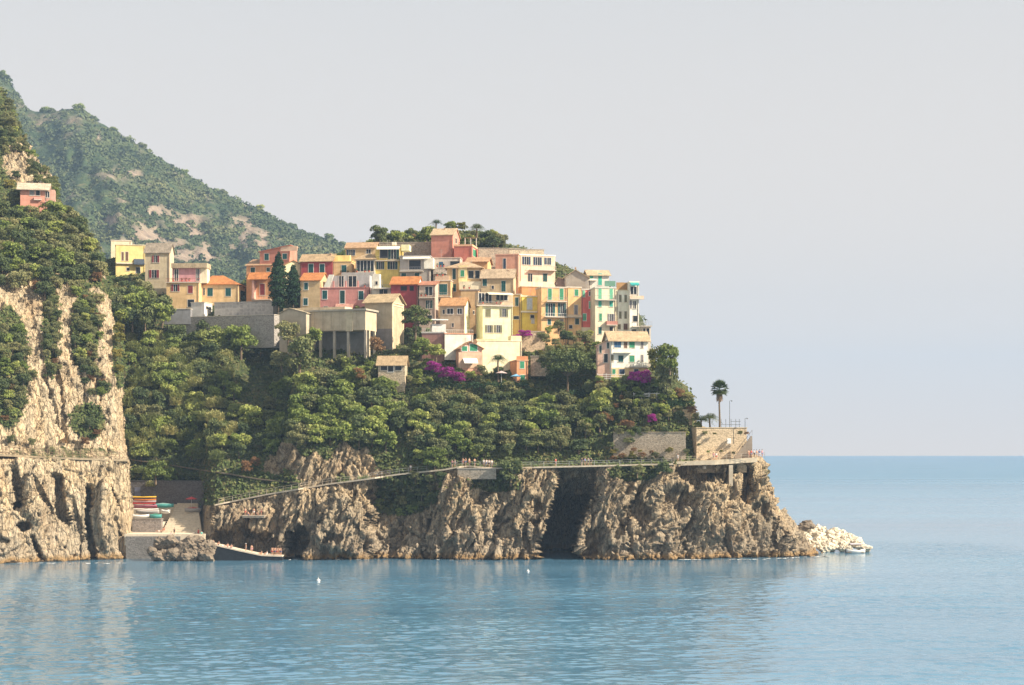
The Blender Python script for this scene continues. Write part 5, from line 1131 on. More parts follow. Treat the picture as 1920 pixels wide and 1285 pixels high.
def railing(label, pts, Yo, hpx_m=1.05, step=2.0, mat=None, rails=(1.0, .55), name='metal_railing', r=.035, cat='railing'):
    mat = mat or RAIL; a = [p[0] for p in pts]; b = [p[1] for p in pts]; N = 200; L = [0.0]; Q = []
    for i in range(N+1):
        px = a[0]+(a[-1]-a[0])*i/N; py = float(np.interp(px, a, b)); Q.append(at(px, py, Yo(px, py)))
        if i: L.append(L[-1]+(Q[-1]-Q[-2]).length)
    root = empty(name, Q[0]); tag(root, label, cat); o0 = Q[0]; n = max(2, int(L[-1]/step))
    def pt(s): 
        return Vector([float(np.interp(s, L, [q[k] for q in Q])) for k in range(3)])-o0
    P = [pt(L[-1]*i/n)+Vector((0, .15, 0)) for i in range(n+1)]
    for p in P:
        m = MB(); m.box(p.x-r, p.x+r, p.y-r, p.y+r, p.z-.2, p.z+hpx_m); m.build('post', mat, root)
    for f in rails:
        m = MB()
        for i in range(n): m.tube(P[i]+Vector((0, -.05, hpx_m*f)), P[i+1]+Vector((0, -.05, hpx_m*f)), r*.8, None, 5)
        m.build('rail', mat, root)
    return root
LW = plain('sun_bleached_rail', (.52, .44, .34), .8); 
def seg(a, b): return [(p, float(np.interp(p, [q[0] for q in P_MAIN], [q[1] for q in P_MAIN]))) for p in np.linspace(a, b, 8)]
railing('pale railing along the lowest stretch of the coast path above the bathing rock', seg(410, 560), yp_main, mat=LW)
railing('pale railing along the sunlit middle stretch of the coast path', seg(562, 690), yp_main, mat=LW)
railing('grey railing where the coast path enters the shade of the gully', seg(692, 800), yp_main)
railing('railing on the rubble wall where walkers stand beside the overhanging tree', seg(846, 932), yp_main, step=1.2)
railing('grey railing of the path bridge over the sea cave', seg(948, 1162), yp_main, mat=plain('grey_rail', (.42, .42, .42)), step=2.6)
railing('railing of the coast path right of the sea cave', seg(1164, 1260), yp_main, step=2.2)
railing('dark railing of the upper track behind the boat ramp', P_UP[:4], yp_up, mat=DARKMET, step=2.4)
railing('rusty fence along the ledge of the left headland', P_LEFT, yp_left, 1.7, 1.7, plain('rusty_iron', (.20, .13, .085), .9), (.97, .6, .3), 'ledge_fence', .05, 'fence')

# walkway bridge at the point
SW = stone((.50, .39, .26)); SWD = stone((.34, .28, .21)); SWY = stone((.56, .42, .25))
YB = 386.5
br = empty('walkway_bridge', at(1262, 866, YB)); tag(br, 'pale concrete walkway bridge on a pillar under the stone terrace at the point', 'bridge')
b0 = br.location; p1 = at(1340, 863, YB)-b0; p2 = at(1420, 858, YB+1.5)-b0; m = MB()
m.prism([Vector((0, 0, 0)), p1, p2, p2+Vector((0, 0, -1.05)), p1+Vector((0, 0, -1.05)), Vector((0, 0, -.9))], (0, 5.0, 0)); m.build('deck', plaster((.58, .49, .36)), br)
m = MB(); c = at(1371, 870, YB)-b0; m.box(c.x-.45, c.x+.45, .3, 1.2, c.z-5.0, c.z-.3); m.build('pillar', plaster((.52, .44, .33)), br)
m = MB(); c = at(1322, 872, YB)-b0; m.box(c.x-.3, c.x+.3, .5, 1.1, c.z-.9, c.z-.3); m.build('bracket', plaster((.50, .42, .32)), br)
railing('light railing of the walkway bridge at the point', [(1264, 866), (1340, 863), (1418, 858)], lambda x, y: YB+.1, mat=LW, step=1.6)
railing('dark railing at the very end of the point behind the standing people', [(1410, 857), (1434, 857)], lambda x, y: 390.0, step=1.2)
h = House('stone_wall', 'tall sunlit rubble wall of the palm terrace at the point', 1306, 1400, 803, 862, -9, 1289, wall=SW, Y=390.5, cat='wall', drop=3).flat(.18, (.52, .42, .28))
m = MB(); n_ = 8; V_ = []
for i in range(n_+1):
    a = -math.pi/2+math.pi/2*i/n_; V_.append((h.W-1.6+2.2*math.cos(a), 2.2+2.2*math.sin(a), -3))
V_ += [(h.W-1.6, 2.2, -3)]; m.prism(V_, (0, 0, h.h+2.9)); h.part(m, 'rounded_corner', SW)
m = MB(); x = h.fx(1367); m.box(x-.45, x+.45, -.06, -.004, h.fz(832, x), h.fz(822, x)); h.part(m, 'notice_board', WHITE)
House('stone_wall', 'long low grey rubble wall above the coast path, left of the palm terrace', 1150, 1286, 811, 850, 4, wall=SWD, D=3, Y=390.2, cat='wall', drop=3).flat(.15, (.46, .36, .24))
House('stone_wall', 'warm rubble wall under the bright green hedge', 1226, 1298, 769, 806, -6, wall=SWY, D=4, Y=396.2, cat='wall', drop=3).flat(.15, (.52, .42, .27))
House('stone_wall', 'rubble wall carrying the walkers on the coast path left of the overhung gully', 858, 930, 879, 892, 6, wall=stone((.33, .28, .22)), D=2.4, Y=384.2, cat='wall', drop=.8).flat(.1)
House('stone_wall', 'small pale dry stone wall between the bushes under the orange house', 995, 1040, 668, 690, 8, wall=stone((.42, .33, .23)), D=2, Y=408.5, cat='wall', drop=2).flat(.1)
House('stone_wall', 'garden wall topped by magenta flowers below the bright yellow house', 978, 1022, 622, 640, -8, wall=stone((.46, .35, .24)), D=2, Y=420, cat='wall', drop=3).flat(.1)
# things on the palm terrace
st = empty('wall_staircase', at(1378, 858, 389.2)); tag(st, 'stone staircase climbing the end of the palm terrace wall', 'staircase'); m = MB()
for i in range(14): m.box(i*.28, i*.28+.32, 0, 1.0, -.2, .36*i*.98+.3)
m.build('steps', plaster((.40, .32, .25)), st); m = MB()
for i in range(0, 15, 2): m.box(i*.28-.02, i*.28+.02, -.04, -.004, .36*i, .36*i+1.2)
m.tube((0, -.03, 1.15), (14*.28, -.03, .36*14+1.15), .04, None, 5); m.build('handrail', DARKMET, st)
def terrace_rail(): 
    r = empty('pergola', at(1352, 803, 394)); tag(r, 'dark iron pergola frame beside the tall fan palm', 'pergola'); m = MB()
    for x in (0, 1.1, 2.3, 3.4, 4.2): m.box(x-.04, x+.04, -.04, .04, -.3, 2.1)
    m.build('post', DARKMET, r); m = MB(); m.box(-.2, 4.5, -.04, .04, .75, .83); m.box(2.2, 4.5, -.04, .04, 1.5, 1.58); m.build('rail', DARKMET, r)
terrace_rail()
def lamp(px, py0, py1, Y, label):
    p = at(px, py0, Y); H_ = (py0-py1)*Y/FP; r = empty('street_lamp', p); tag(r, label, 'street lamp'); m = MB(); m.tube((0, 0, -.5), (0, 0, H_), .06, .045, 6); m.build('pole', DARKMET, r)
    m = MB(); m.tube((0, 0, H_), (.5, 0, H_+.12), .04, .03, 5); m.build('arm', DARKMET, r); m = MB(); m.tube((.5, 0, H_+.1), (.5, 0, H_-.12), .08, .2, 8); m.build('lamp_shade', DARKMET, r)
lamp(1397, 812, 785, 391, 'thin lamp post at the right corner of the palm terrace'); lamp(1368, 803, 752, 395, 'tall thin lamp post just right of the fan palm')
lamp(948, 462, 444, 476, 'dark lamp post on the skyline right of the hilltop garden')

# hilltop garden bits
def pergola(px0, px1, py0, py1, Y, label):
    a, b = at(px0, py1, Y), at(px1, py1, Y); L = b.x-a.x; h = (py1-py0)*Y/FP; r = empty('pergola', a); tag(r, label, 'pergola'); m = MB()
    for x in (0, L/2, L):
        for y in (0, 2.2): m.box(x-.07, x+.07, y-.07, y+.07, -.5, h)
    m.build('post', WHITE, r); m = MB()
    for i in range(7): m.box(L*i/6-.05, L*i/6+.05, -.3, 2.5, h+.002, h+.1)
    m.box(-.2, L+.2, -.08, .08, h-.12, h-.001); m.build('beam', WOOD, r)
pergola(872, 893, 446, 462, 476, 'white posted pergola on the roof right of the salmon tower')
House('stone_wall', 'dry stone terrace wall at the hilltop left of the salmon tower', 700, 808, 455, 484, 3, wall=stone((.34, .28, .22)), D=2, Y=476, cat='wall', drop=2).flat(.1)
House('stone_wall', 'dry stone terrace wall on the hilltop right of the salmon flat roofed house', 897, 975, 466, 486, -4, wall=stone((.46, .37, .28)), D=2, Y=470, cat='wall', drop=3).flat(.1)
House('stone_wall', 'low pale garden wall on the skyline above the peach house', 955, 1020, 468, 480, -6, wall=stone((.58, .48, .34)), D=2, Y=466, cat='wall', drop=3).flat(.1)
# white garden fence by the villa
def slat_fence(px0, px1, py0, py1, Y, label):
    a, b = at(px0, py1, Y), at(px1, py1, Y); L = b.x-a.x; h = (py1-py0)*Y/FP; r = empty('white_fence', a); tag(r, label, 'fence'); n = max(2, int(L/1.6))
    for i in range(n+1): m = MB(); x = L*i/n; m.box(x-.05, x+.05, -.05, .05, -.6, h+.1); m.build('post', WHITE, r)
    m = MB()
    for k in range(3): z = h*(.25+.3*k); m.box(0, L, -.09, -.052, z, z+.10)
    m.build('rail', WHITE, r)
slat_fence(1120, 1171, 701, 714, 401, 'white garden fence in front of the pink annex and white villa'); slat_fence(1188, 1246, 737, 746, 397.5, 'white terrace fence between the villa garden and the bright hedge')
# parasol tables etc. in the gardens
def parasol(px, py, Y, col, label):
    p = at(px, py, Y); r = empty('parasol', p); tag(r, label, 'parasol'); m = MB(); m.tube((0, 0, -.3), (0, 0, 2.2), .04); m.build('pole', WHITE, r); m = MB(); n = 10
    V = [(0, 0, 2.6)]+[(1.4*math.cos(2*math.pi*i/n), 1.4*math.sin(2*math.pi*i/n), 2.05) for i in range(n)]+[(0, 0, 2.5)]+[(1.38*math.cos(2*math.pi*i/n), 1.38*math.sin(2*math.pi*i/n), 1.97) for i in range(n)]
    F = [(0, 1+i, 1+(i+1) % n) for i in range(n)]+[(n+1, n+2+(i+1) % n, n+2+i) for i in range(n)]+[(1+i, n+2+i, n+2+(i+1) % n, 1+(i+1) % n) for i in range(n)]
    m.add(V, F); m.build('canopy', col, r)
parasol(968, 722, 403.5, plain('blue_cloth', (.18, .42, .62)), 'pale blue parasol beside the small orange house'); parasol(940, 716, 404, plain('dusty_pink_cloth', (.56, .42, .40)), 'dusty pink parasol below the dwarf palm')

# ------------------------------------------------------------------ boat landing
qm = stone((.20, .185, .17))  # stone darkened to put the quay front's shade into its colour
m = MB(); a = at(236, 1046, 382.2); b = at(338, 1046, 382.2); m.box(a.x, b.x, 382.2, 386.5, -2, wz(1006, 382.2)); o = m.build('quay', qm); tag(o, kind='structure')
def steps():
    wc = plain('worn_concrete', (.60, .52, .40), .9, .15); z1 = wz(1003, 384)+.2
    m = MB(); m.box(wx(236, 384), wx(386, 384), 382.6, 391.5, z1-2.5, z1); o = m.build('landing', wc); tag(o, kind='structure')
    m = MB(); n = 16; ztop = wz(948, 405)+.5
    for i in range(n):
        t = i/n; Y0 = 390+16*t; z = z1+(ztop-z1)*(i+1)/n
        xl = wx(304+30*t, Y0); xr = wx(378-8*t, Y0); m.box(xl, xr, Y0, Y0+16/n+.05, z-3.5, z)
    o = m.build('boat_ramp', wc); tag(o, kind='structure')
    m = MB(); z2 = wz(981, 394)+.2; m.box(wx(243, 394), wx(306, 394), 392.2, 401, z2-4, z2); o = m.build('boat_terrace', wc); tag(o, kind='structure')
    m = MB(); Y0 = 404.9; m.box(wx(246, Y0), wx(372, Y0), Y0, Y0+4, wz(975, Y0), wz(946.5, Y0)); o = m.build('upper_landing', wc); tag(o, kind='structure')
steps()
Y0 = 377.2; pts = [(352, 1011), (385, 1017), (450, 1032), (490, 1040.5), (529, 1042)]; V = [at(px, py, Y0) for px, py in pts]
dz = Vector((0, 0, -.28)); m = MB(); m.prism([v+dz for v in V]+[Vector((V[-1].x, Y0, -2)), Vector((V[0].x, Y0, -2))], (0, 4.5, 0)); o = m.build('jetty_wall', plain('dark_jetty_wall', (.02, .024, .03), .8, .3)); tag(o, kind='structure')  # front wall far darker and bluer than the pale top slab
m = MB(); m.prism([v+Vector((0, -.1, 0)) for v in V]+[v+dz+Vector((0, -.1, .002)) for v in reversed(V)], (0, 4.6, 0)); o = m.build('jetty', plain('jetty_concrete', (.58, .49, .38), .9, .2)); tag(o, kind='structure')
House('stone_wall', 'low dark stone wall holding the small boats left of the ramp', 248, 302, 974, 990, -2, wall=stone((.22, .19, .17)), D=3, Y=391, cat='wall', drop=3).flat(.1, (.3, .26, .22))
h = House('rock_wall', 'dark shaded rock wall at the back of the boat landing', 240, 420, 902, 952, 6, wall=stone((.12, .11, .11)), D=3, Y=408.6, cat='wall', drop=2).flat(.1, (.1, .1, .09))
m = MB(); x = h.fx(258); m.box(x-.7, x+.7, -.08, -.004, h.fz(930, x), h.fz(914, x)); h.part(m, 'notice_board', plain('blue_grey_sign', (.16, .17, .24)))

# boulders -----------------------------------------------------------
def boulder_mesh(seed, mat):
    bm = bmesh.new(); bmesh.ops.create_icosphere(bm, subdivisions=3, radius=1.0); me = bpy.data.meshes.new('boulder')
    P = np.array([v.co[:] for v in bm.verts]); d = .55*facets(P*1.1+seed*7, 90, 1.6)+.25*facets(P*2.6+seed*3, 95, 1.5)
    for v, q in zip(bm.verts, d): v.co *= 1+.7*q
    bm.to_mesh(me); bm.free(); me.materials.append(mat); return me
def m_boul(name, c):
    t = NT(name); p = t.pos(); f = t.noise(p, .8, 5, .65); t.color(t.ramp(f, [(.3, tuple(x*.6 for x in c)), (.55, c), (.75, tuple(min(.9, x*1.2) for x in c))])); t.bump(t.noise(p, 3, 4), .7, .15); return t.m
PB = m_boul('pale_limestone', (.66, .58, .45)); DB = m_boul('dark_shore_rock', (.22, .175, .13))
PBM = [boulder_mesh(i, PB) for i in range(5)]; DBM = [boulder_mesh(10+i, DB) for i in range(3)]
BT = [(1505, 984), (1520, 984), (1560, 989), (1585, 996), (1606, 1010), (1632, 1026)]
for i in range(110):
    px = rnd.uniform(1506, 1626); py = rnd.uniform(984, 1031); top = float(np.interp(px, [q[0] for q in BT], [q[1] for q in BT]))
    if py < top+4: py = top+4+rnd.uniform(0, 10)
    py = min(py, 1030-.06*(1630-px)*0); Y = 408+(1031-py)*.32; r = rnd.uniform(.55, 1.15)
    o = mesh_obj('boulder', None, None, data=PBM[i % 5]); o.location = at(px, py, Y); o.scale = (r*rnd.uniform(1, 1.5), r, r*rnd.uniform(.7, 1)); o.rotation_euler = (rnd.uniform(-.4, .4), rnd.uniform(-.4, .4), rnd.uniform(0, 6.3))
    tag(o, 'pale boulder heaped in the breakwater off the point', 'boulder', 'boulders of the breakwater')
for i, (px, py, r) in enumerate(((1514, 984, 1.3), (1506, 990, 1.1), (1522, 987, .8))):
    o = mesh_obj('boulder', None, None, data=DBM[i]); o.location = at(px, py, 411); o.scale = (r*1.3, r, r*.8); tag(o, 'dark rock at the landward end of the pale breakwater', 'rock', 'dark rocks beside the breakwater')
o = mesh_obj('flat_rock', None, None, data=PBM[2]); o.location = at(1622, 1027, 408); o.scale = (2.0, 1.1, .55); tag(o, 'flat tan rock at the seaward tip of the breakwater', 'rock')
for i in range(40):
    px = rnd.uniform(286, 398); py = max(rnd.uniform(1014, 1048), 1010+abs(px-330)*.22); r = rnd.uniform(.7, 1.7)
    o = mesh_obj('shore_rock', None, None, data=DBM[i % 3]); o.location = at(px, py, 375.6+(1048-py)*.06); o.scale = (r*1.2, r, r*.9); o.rotation_euler = (rnd.uniform(-.4, .4), rnd.uniform(-.4, .4), rnd.uniform(0, 6.3)); tag(o, 'dark rock piled at the foot of the boat ramp', 'rock', 'rocks at the foot of the boat ramp')
# ------------------------------------------------------------------ boats
def hull_mesh(L, Wd, H_, n=14, m_=8, rocker=.25, decked=False):
    V = []; F = []
    for i in range(n+1):
        t = i/n; x = (t-.5)*L; w = Wd/2*math.sin(math.pi*min(1, max(0, t*.94+.03)))**.7; z0 = rocker*H_*(2*t-1)**2
        for j in range(m_+1):
            a = math.pi*j/m_; V.append((x, -w*math.cos(a), z0+H_*(1-math.sin(a))*1.0))
        if decked: V.append((x, 0, z0+H_*1.22))
    k = m_+1+(1 if decked else 0)
    for i in range(n):
        for j in range(m_): F.append((i*k+j, (i+1)*k+j, (i+1)*k+j+1, i*k+j+1))
        if decked: F += [(i*k+m_, (i+1)*k+m_, (i+1)*k+m_+1, i*k+m_+1), (i*k+m_+1, (i+1)*k+m_+1, (i+1)*k, i*k)]
    return V, F
def kayak(px, py, Y, L, col, label, rot=0.0, group=None):
    r = empty('kayak', at(px, py, Y), rot); tag(r, label, 'kayak', group); V, F = hull_mesh(L, .75, .3, decked=True); mesh_obj('hull', V, F, col, r, True)
    m = MB(); m.tube((-.1, 0, .30), (.35, 0, .30), .3, .22, 10); V2 = [(x-.0, y, .33+.06*(1 if z > .3 else .4)) for x, y, z in m.V]; q = MB(); n = 12
    q.add([(.55*math.cos(2*math.pi*i/n), .22*math.sin(2*math.pi*i/n), .40) for i in range(n)]+[(.50*math.cos(2*math.pi*i/n), .18*math.sin(2*math.pi*i/n), .31) for i in range(n)], [(i, (i+1) % n, n+(i+1) % n, n+i) for i in range(n)]+[tuple(range(n, 2*n))]); q.build('cockpit', DARKMET, r)
KC = {'yellow': (.72, .46, .05), 'red': (.45, .06, .05), 'white': (.72, .70, .66), 'pink': (.55, .20, .30), 'orange': (.66, .22, .05), 'teal': (.08, .30, .28), 'grey': (.36, .34, .32), 'maroon': (.30, .06, .07)}
kc = lambda k: plain('kayak_'+k, KC[k], .35, .06)
r = empty('kayak_rack', at(246, 962, 398)); tag(r, 'dark metal rack under the stacked kayaks by the boat ramp', 'rack'); m = MB()
for x in (.8, 5.4):
    for y in (0, 1.2): m.box(x-.05, x+.05, y-.05, y+.05, -.6, 4.2)
m.build('post', DARKMET, r); m = MB()
for z in (.6, 1.4, 2.2, 3.0, 3.8):
    for x in (.8, 5.4): m.box(x-.04, x+.04, .051, 1.149, z-.05, z)
m.build('shelf_bar', DARKMET, r)
for i, (py, c, L, px, lb) in enumerate(((934, 'yellow', 6.0, 269, 'yellow kayak on top of the rack'), (939, 'orange', 5.2, 272, 'orange kayak just under the yellow one on the rack'), (942, 'white', 6.2, 268, 'slim white kayak in the middle of the rack'), (946, 'red', 6.0, 268, 'red kayak above the white and red pair on the rack'), (950, 'pink', 5.6, 272, 'pink kayak on the fourth shelf of the rack'), (953, 'maroon', 6.2, 270, 'dark red kayak on the lowest shelf of the rack'), (957, 'white', 5.8, 274, 'broad white kayak lying under the dark red one'))):
    kayak(px, py, 397.6+.2*(i % 3), L, kc(c), lb, rnd.uniform(-.04, .04))
def rowboat(px, py, Y, L, Wd, col, label, rot=0.0, inner=None, tilt=0.0):
    r = empty('rowing_boat', at(px, py, Y), rot); r.rotation_euler = (tilt, 0, rot); tag(r, label, 'boat'); V, F = hull_mesh(L, Wd, .75); o = mesh_obj('hull', V, F, col, r, True); md = o.modifiers.new('shell', 'SOLIDIFY'); md.thickness = .06
    m = MB()
    for x in (-.22, .18): m.box(x*L-.12, x*L+.12, -Wd*.42, Wd*.42, .50, .55)
    m.build('bench', WOOD, r)
    if inner: m = MB(); n = 10; m.add([(L*.44*math.cos(2*math.pi*i/n), Wd*.43*math.sin(2*math.pi*i/n), .86) for i in range(n)]+[(0, 0, 1.1)], [(i, (i+1) % n, n) for i in range(n)]); m.build('cover', inner, r)
rowboat(277, 964, 394, 5.2, 1.5, kc('grey'), 'upturned pale pinkish boat lying in front of the kayak rack', .05, plain('pinkish_cover', (.50, .40, .37)))
rowboat(306, 952, 399, 4.8, 1.5, kc('teal'), 'teal green boat behind the top of the ramp', .1, plain('teal_cover', (.20, .34, .32)))
rowboat(310, 963, 396, 2.6, 1.4, kc('white'), 'small white dinghy at the top left of the ramp', -.5)
rowboat(362, 960, 400, 3.8, 1.4, kc('grey'), 'boat under a red cover beside the top of the ramp', .25, kc('red')); rowboat(262, 972, 391.8, 4.2, 1.5, kc('white'), 'white boat on the low dark stone wall', .1); rowboat(292, 972, 391.8, 2.6, 1.4, kc('teal'), 'green covered dinghy on the right end of the low stone wall', .1, plain('green_cover', (.06, .24, .16)))
parasol(359, 952, 402, plain('red_cloth', (.60, .08, .08)), 'red and turquoise parasol by the top of the ramp')
# motor boat off the point
mb_ = empty('motor_boat', Vector((wx(1604, 404), 404, -.15)), R(8)); tag(mb_, 'small white motor boat with canopy off the breakwater', 'boat')
V, F = hull_mesh(4.6, 1.8, .9, rocker=.35, decked=False); o = mesh_obj('hull', V, F, kc('white'), mb_, True); md = o.modifiers.new('shell', 'SOLIDIFY'); md.thickness = .08
m = MB(); m.box(-2.1, 2.0, -.65, .65, .35, .42); m.build('floor', WOOD, mb_); m = MB()
for x in (-1.2, 1.0):
    for y in (-.7, .7): m.tube((x, y, .7), (x, y, 2.25), .035)
m.build('post', RAIL, mb_); m = MB(); m.prism([(-1.5, -.85, 2.25), (-1.5, 0, 2.42), (-1.5, .85, 2.25), (-1.5, .85, 2.32), (-1.5, 0, 2.5), (-1.5, -.85, 2.32)], (2.9, 0, 0)); m.build('canopy', plain('pale_lilac_cloth', (.50, .46, .50)), mb_)
m = MB(); m.box(-2.6, -2.3, -.2, .2, .1, 1.1); m.build('outboard_motor', DARKMET, mb_); m = MB(); m.box(.9, .98, -.6, .6, .75, 1.3); m.build('windscreen', GLASS, mb_)
def buoy(px, py, label, s=1.0):
    Y = HC*FP/(py+2-YH); r = empty('buoy', Vector((wx(px, Y), Y, 0))); r.scale = (s, s, s); tag(r, label, 'buoy'); m = MB(); m.tube((0, 0, -.2), (0, 0, .16), .28, .34, 12); m.tube((0, 0, .16), (0, 0, .42), .34, .16, 12); m.build('float', WHITE, r); m = MB(); m.tube((0, 0, .42), (0, 0, .75), .05, .03, 6); m.build('stem', WHITE, r)
buoy(597, 1088, 'white buoy on the water, nearer one in front of the bathing rock'); buoy(990, 1070, 'white buoy on the water in front of the sea cave', .8)

def foam():
    V = []; F = []; r = np.random.RandomState(3)
    for cx, n, sp in ((1472, 26, 14), (1540, 16, 7), (1400, 14, 22), (620, 16, 40), (1290, 14, 30), (120, 18, 60), (880, 12, 40)):
        for i in range(n):
            px = cx+r.normal()*sp; py = 1049.0 if px < 1440 else float(np.interp(px, [1440, 1545], [1048, 1043])); py = 1056 if px < 240 else py; Y = HC*FP/(py+.6+abs(r.normal())*.5-YH); x = wx(px, Y); a, b = .25+.5*r.rand(), .2+.5*r.rand(); k = len(V); m_ = 7
            V += [(x+a*(.7+.5*r.rand())*math.cos(2*math.pi*j/m_), Y+b*(.7+.5*r.rand())*math.sin(2*math.pi*j/m_), .10) for j in range(m_)]; F.append(tuple(range(k, k+m_)))
    tag(mesh_obj('foam', V, F, plain('sea_foam', (.78, .80, .80), .9, .05)), kind='stuff')
foam()
# ------------------------------------------------------------------ people
SKIN = plain('sun_tanned_skin', (.52, .30, .20), .6, .08); HAIR = plain('dark_hair', (.06, .04, .03), .6)
CL = {k: plain('cloth_'+k, c, .85, .1) for k, c in {'red': (.50, .06, .05), 'white': (.75, .72, .68), 'blue': (.10, .16, .38), 'pink': (.62, .30, .34), 'black': (.04, .04, .05), 'turquoise': (.06, .42, .38), 'grey': (.30, .29, .28), 'orange': (.6, .24, .08)}.items()}
def body(pose):
    J = {}; E = []
    def v(n, p, r): J[n] = (Vector(p), r)
    def c(*a):
        for i in range(len(a)-1): E.append((a[i], a[i+1]))
    if pose in ('stand', 'walk', 'lean'):
        k = .16 if pose == 'walk' else 0
        v('pel', (0, 0, .95), .135); v('wai', (0, 0, 1.12), .125); v('che', (0, .0, 1.33), .155); v('nec', (0, 0, 1.50), .06); v('hd0', (0, -.01, 1.58), .085); v('hd1', (0, -.01, 1.70), .09)
        for s, q in ((-1, 'L'), (1, 'R')):
            v('hip'+q, (.10*s, 0, .90), .10); v('kne'+q, (.11*s, -.05-k*s, .50), .065); v('ank'+q, (.11*s, .02+k*s, .09), .042); v('toe'+q, (.12*s, -.16+k*s, .03), .032)
            v('sho'+q, (.20*s, 0, 1.42), .065)
            if pose == 'lean': v('elb'+q, (.26*s, -.16, 1.20), .042); v('wri'+q, (.2*s, -.36, 1.14), .03)
            else: v('elb'+q, (.27*s, .03+k*s*.6, 1.14), .043); v('wri'+q, (.28*s, -.07+k*s, .90), .03)
    elif pose == 'sit':
        v('pel', (0, 0, .14), .14); v('wai', (0, .06, .30), .125); v('che', (0, .10, .52), .15); v('nec', (0, .09, .70), .06); v('hd0', (0, .07, .78), .085); v('hd1', (0, .06, .90), .09)
        for s, q in ((-1, 'L'), (1, 'R')):
            v('hip'+q, (.10*s, -.02, .12), .10); v('kne'+q, (.14*s, -.36, .44), .065); v('ank'+q, (.13*s, -.62, .07), .042); v('toe'+q, (.14*s, -.80, .04), .032)
            v('sho'+q, (.20*s, .09, .62), .06); v('elb'+q, (.27*s, -.08, .42), .042); v('wri'+q, (.18*s, -.30, .44), .03)
    else:
        v('pel', (0, 0, .12), .12); v('wai', (.18, 0, .12), .115); v('che', (.40, 0, .13), .13); v('nec', (.57, 0, .14), .055); v('hd0', (.65, 0, .13), .08); v('hd1', (.77, 0, .13), .085)
        for s, q in ((-1, 'L'), (1, 'R')):
            v('hip'+q, (-.05, .10*s, .10), .095); v('kne'+q, (-.45, .12*s, .16+.05*s), .06); v('ank'+q, (-.86, .12*s, .06), .04); v('toe'+q, (-.98, .13*s, .14), .03)
            v('sho'+q, (.49, .19*s, .12), .06); v('elb'+q, (.30, .34*s, .06), .042); v('wri'+q, (.10, .32*s, .05), .03)
    c('pel', 'wai', 'che', 'nec', 'hd0', 'hd1')
    for q in 'LR':
        c('pel', 'hip'+q, 'kne'+q, 'ank'+q, 'toe'+q); c('che', 'sho'+q, 'elb'+q, 'wri'+q)
        w, e = J['wri'+q][0], J['elb'+q][0]; d = (w-e).normalized(); sd_ = d.cross(Vector((.3, .9, .2))).normalized(); v('plm'+q, w+d*.07, .028); c('wri'+q, 'plm'+q)
        for i, (f, l) in enumerate(((-.030, .075), (-.010, .09), (.010, .085), (.030, .065))): v('fin%d%s' % (i, q), w+d*(.08+l)+sd_*f*1.3, .009); c('plm'+q, 'fin%d%s' % (i, q))
        v('thu'+q, w+d*.075+sd_*.06, .010); c('plm'+q, 'thu'+q)
    names = list(J); me = bpy.data.meshes.new('body_'+pose); me.from_pydata([J[n][0] for n in names], [(names.index(a), names.index(b)) for a, b in E], [])
    o = bpy.data.objects.new('body_tmp', me); COL.objects.link(o); o.modifiers.new('skin', 'SKIN'); sk = me.skin_vertices[0].data
    for i, n in enumerate(names): sk[i].radius = (J[n][1], J[n][1]); sk[i].use_root = (n == 'pel')
    ss = o.modifiers.new('sub', 'SUBSURF'); ss.levels = 1; ss.render_levels = 1
    dg = bpy.context.evaluated_depsgraph_get(); dg.update(); m2 = bpy.data.meshes.new_from_object(o.evaluated_get(dg)); bpy.data.objects.remove(o)
    m2.materials.clear(); m2.materials.append(SKIN); m2.polygons.foreach_set('use_smooth', np.ones(len(m2.polygons), bool)); return m2, {n: J[n][0] for n in names}
BODY = {p: body(p) for p in ('stand', 'walk', 'lean', 'sit', 'lie')}
def cloth_tube(a, b, r0, r1, me_name):
    m = MB(); m.tube(a, b, r0, r1, 10); me = bpy.data.meshes.new(me_name); me.from_pydata(m.V, [], m.F); return me
def person(px, py, Y, pose, label, top=None, bottom='blue', rot=None, group=None, hair=True, s=1.0):
    me, J = BODY[pose]; r = empty('person', at(px, py, Y), rnd.uniform(-.9, .9) if rot is None else rot); r.scale = (s, s, s); tag(r, label, 'person', group)
    mesh_obj('body', None, None, parent=r, data=me)
    hd = J['hd1']; m = MB(); up = (J['hd1']-J['hd0']).normalized(); m.tube(hd-up*.02, hd+up*.06, .108, .098, 9); m.tube(hd+up*.06, hd+up*.10, .098, .05, 9)
    m.V = [tuple(Vector(v)+Vector((0, .018, 0)) if pose != 'lie' else Vector(v)) for v in m.V]; m.build('hair', HAIR if hair is True else CL[hair], r)
    m = MB()
    for q in 'LR': m.tube(J['pel'].lerp(J['hip'+q], .3), J['hip'+q].lerp(J['kne'+q], .45), .155, .115, 9)
    m.build('shorts', CL[bottom], r)
    if top:
        m = MB(); m.tube(J['pel'].lerp(J['wai'], .2), J['che'], .155, .185, 10); m.tube(J['che'], J['nec'].lerp(J['che'], .35), .185, .10, 10)
        for q in 'LR': m.tube(J['sho'+q], J['sho'+q].lerp(J['elb'+q], .5), .085, .07, 8)
        m.build('shirt', CL[top], r)
    return r
def path_y(px): return float(np.interp(px, [q[0] for q in P_MAIN], [q[1] for q in P_MAIN]))
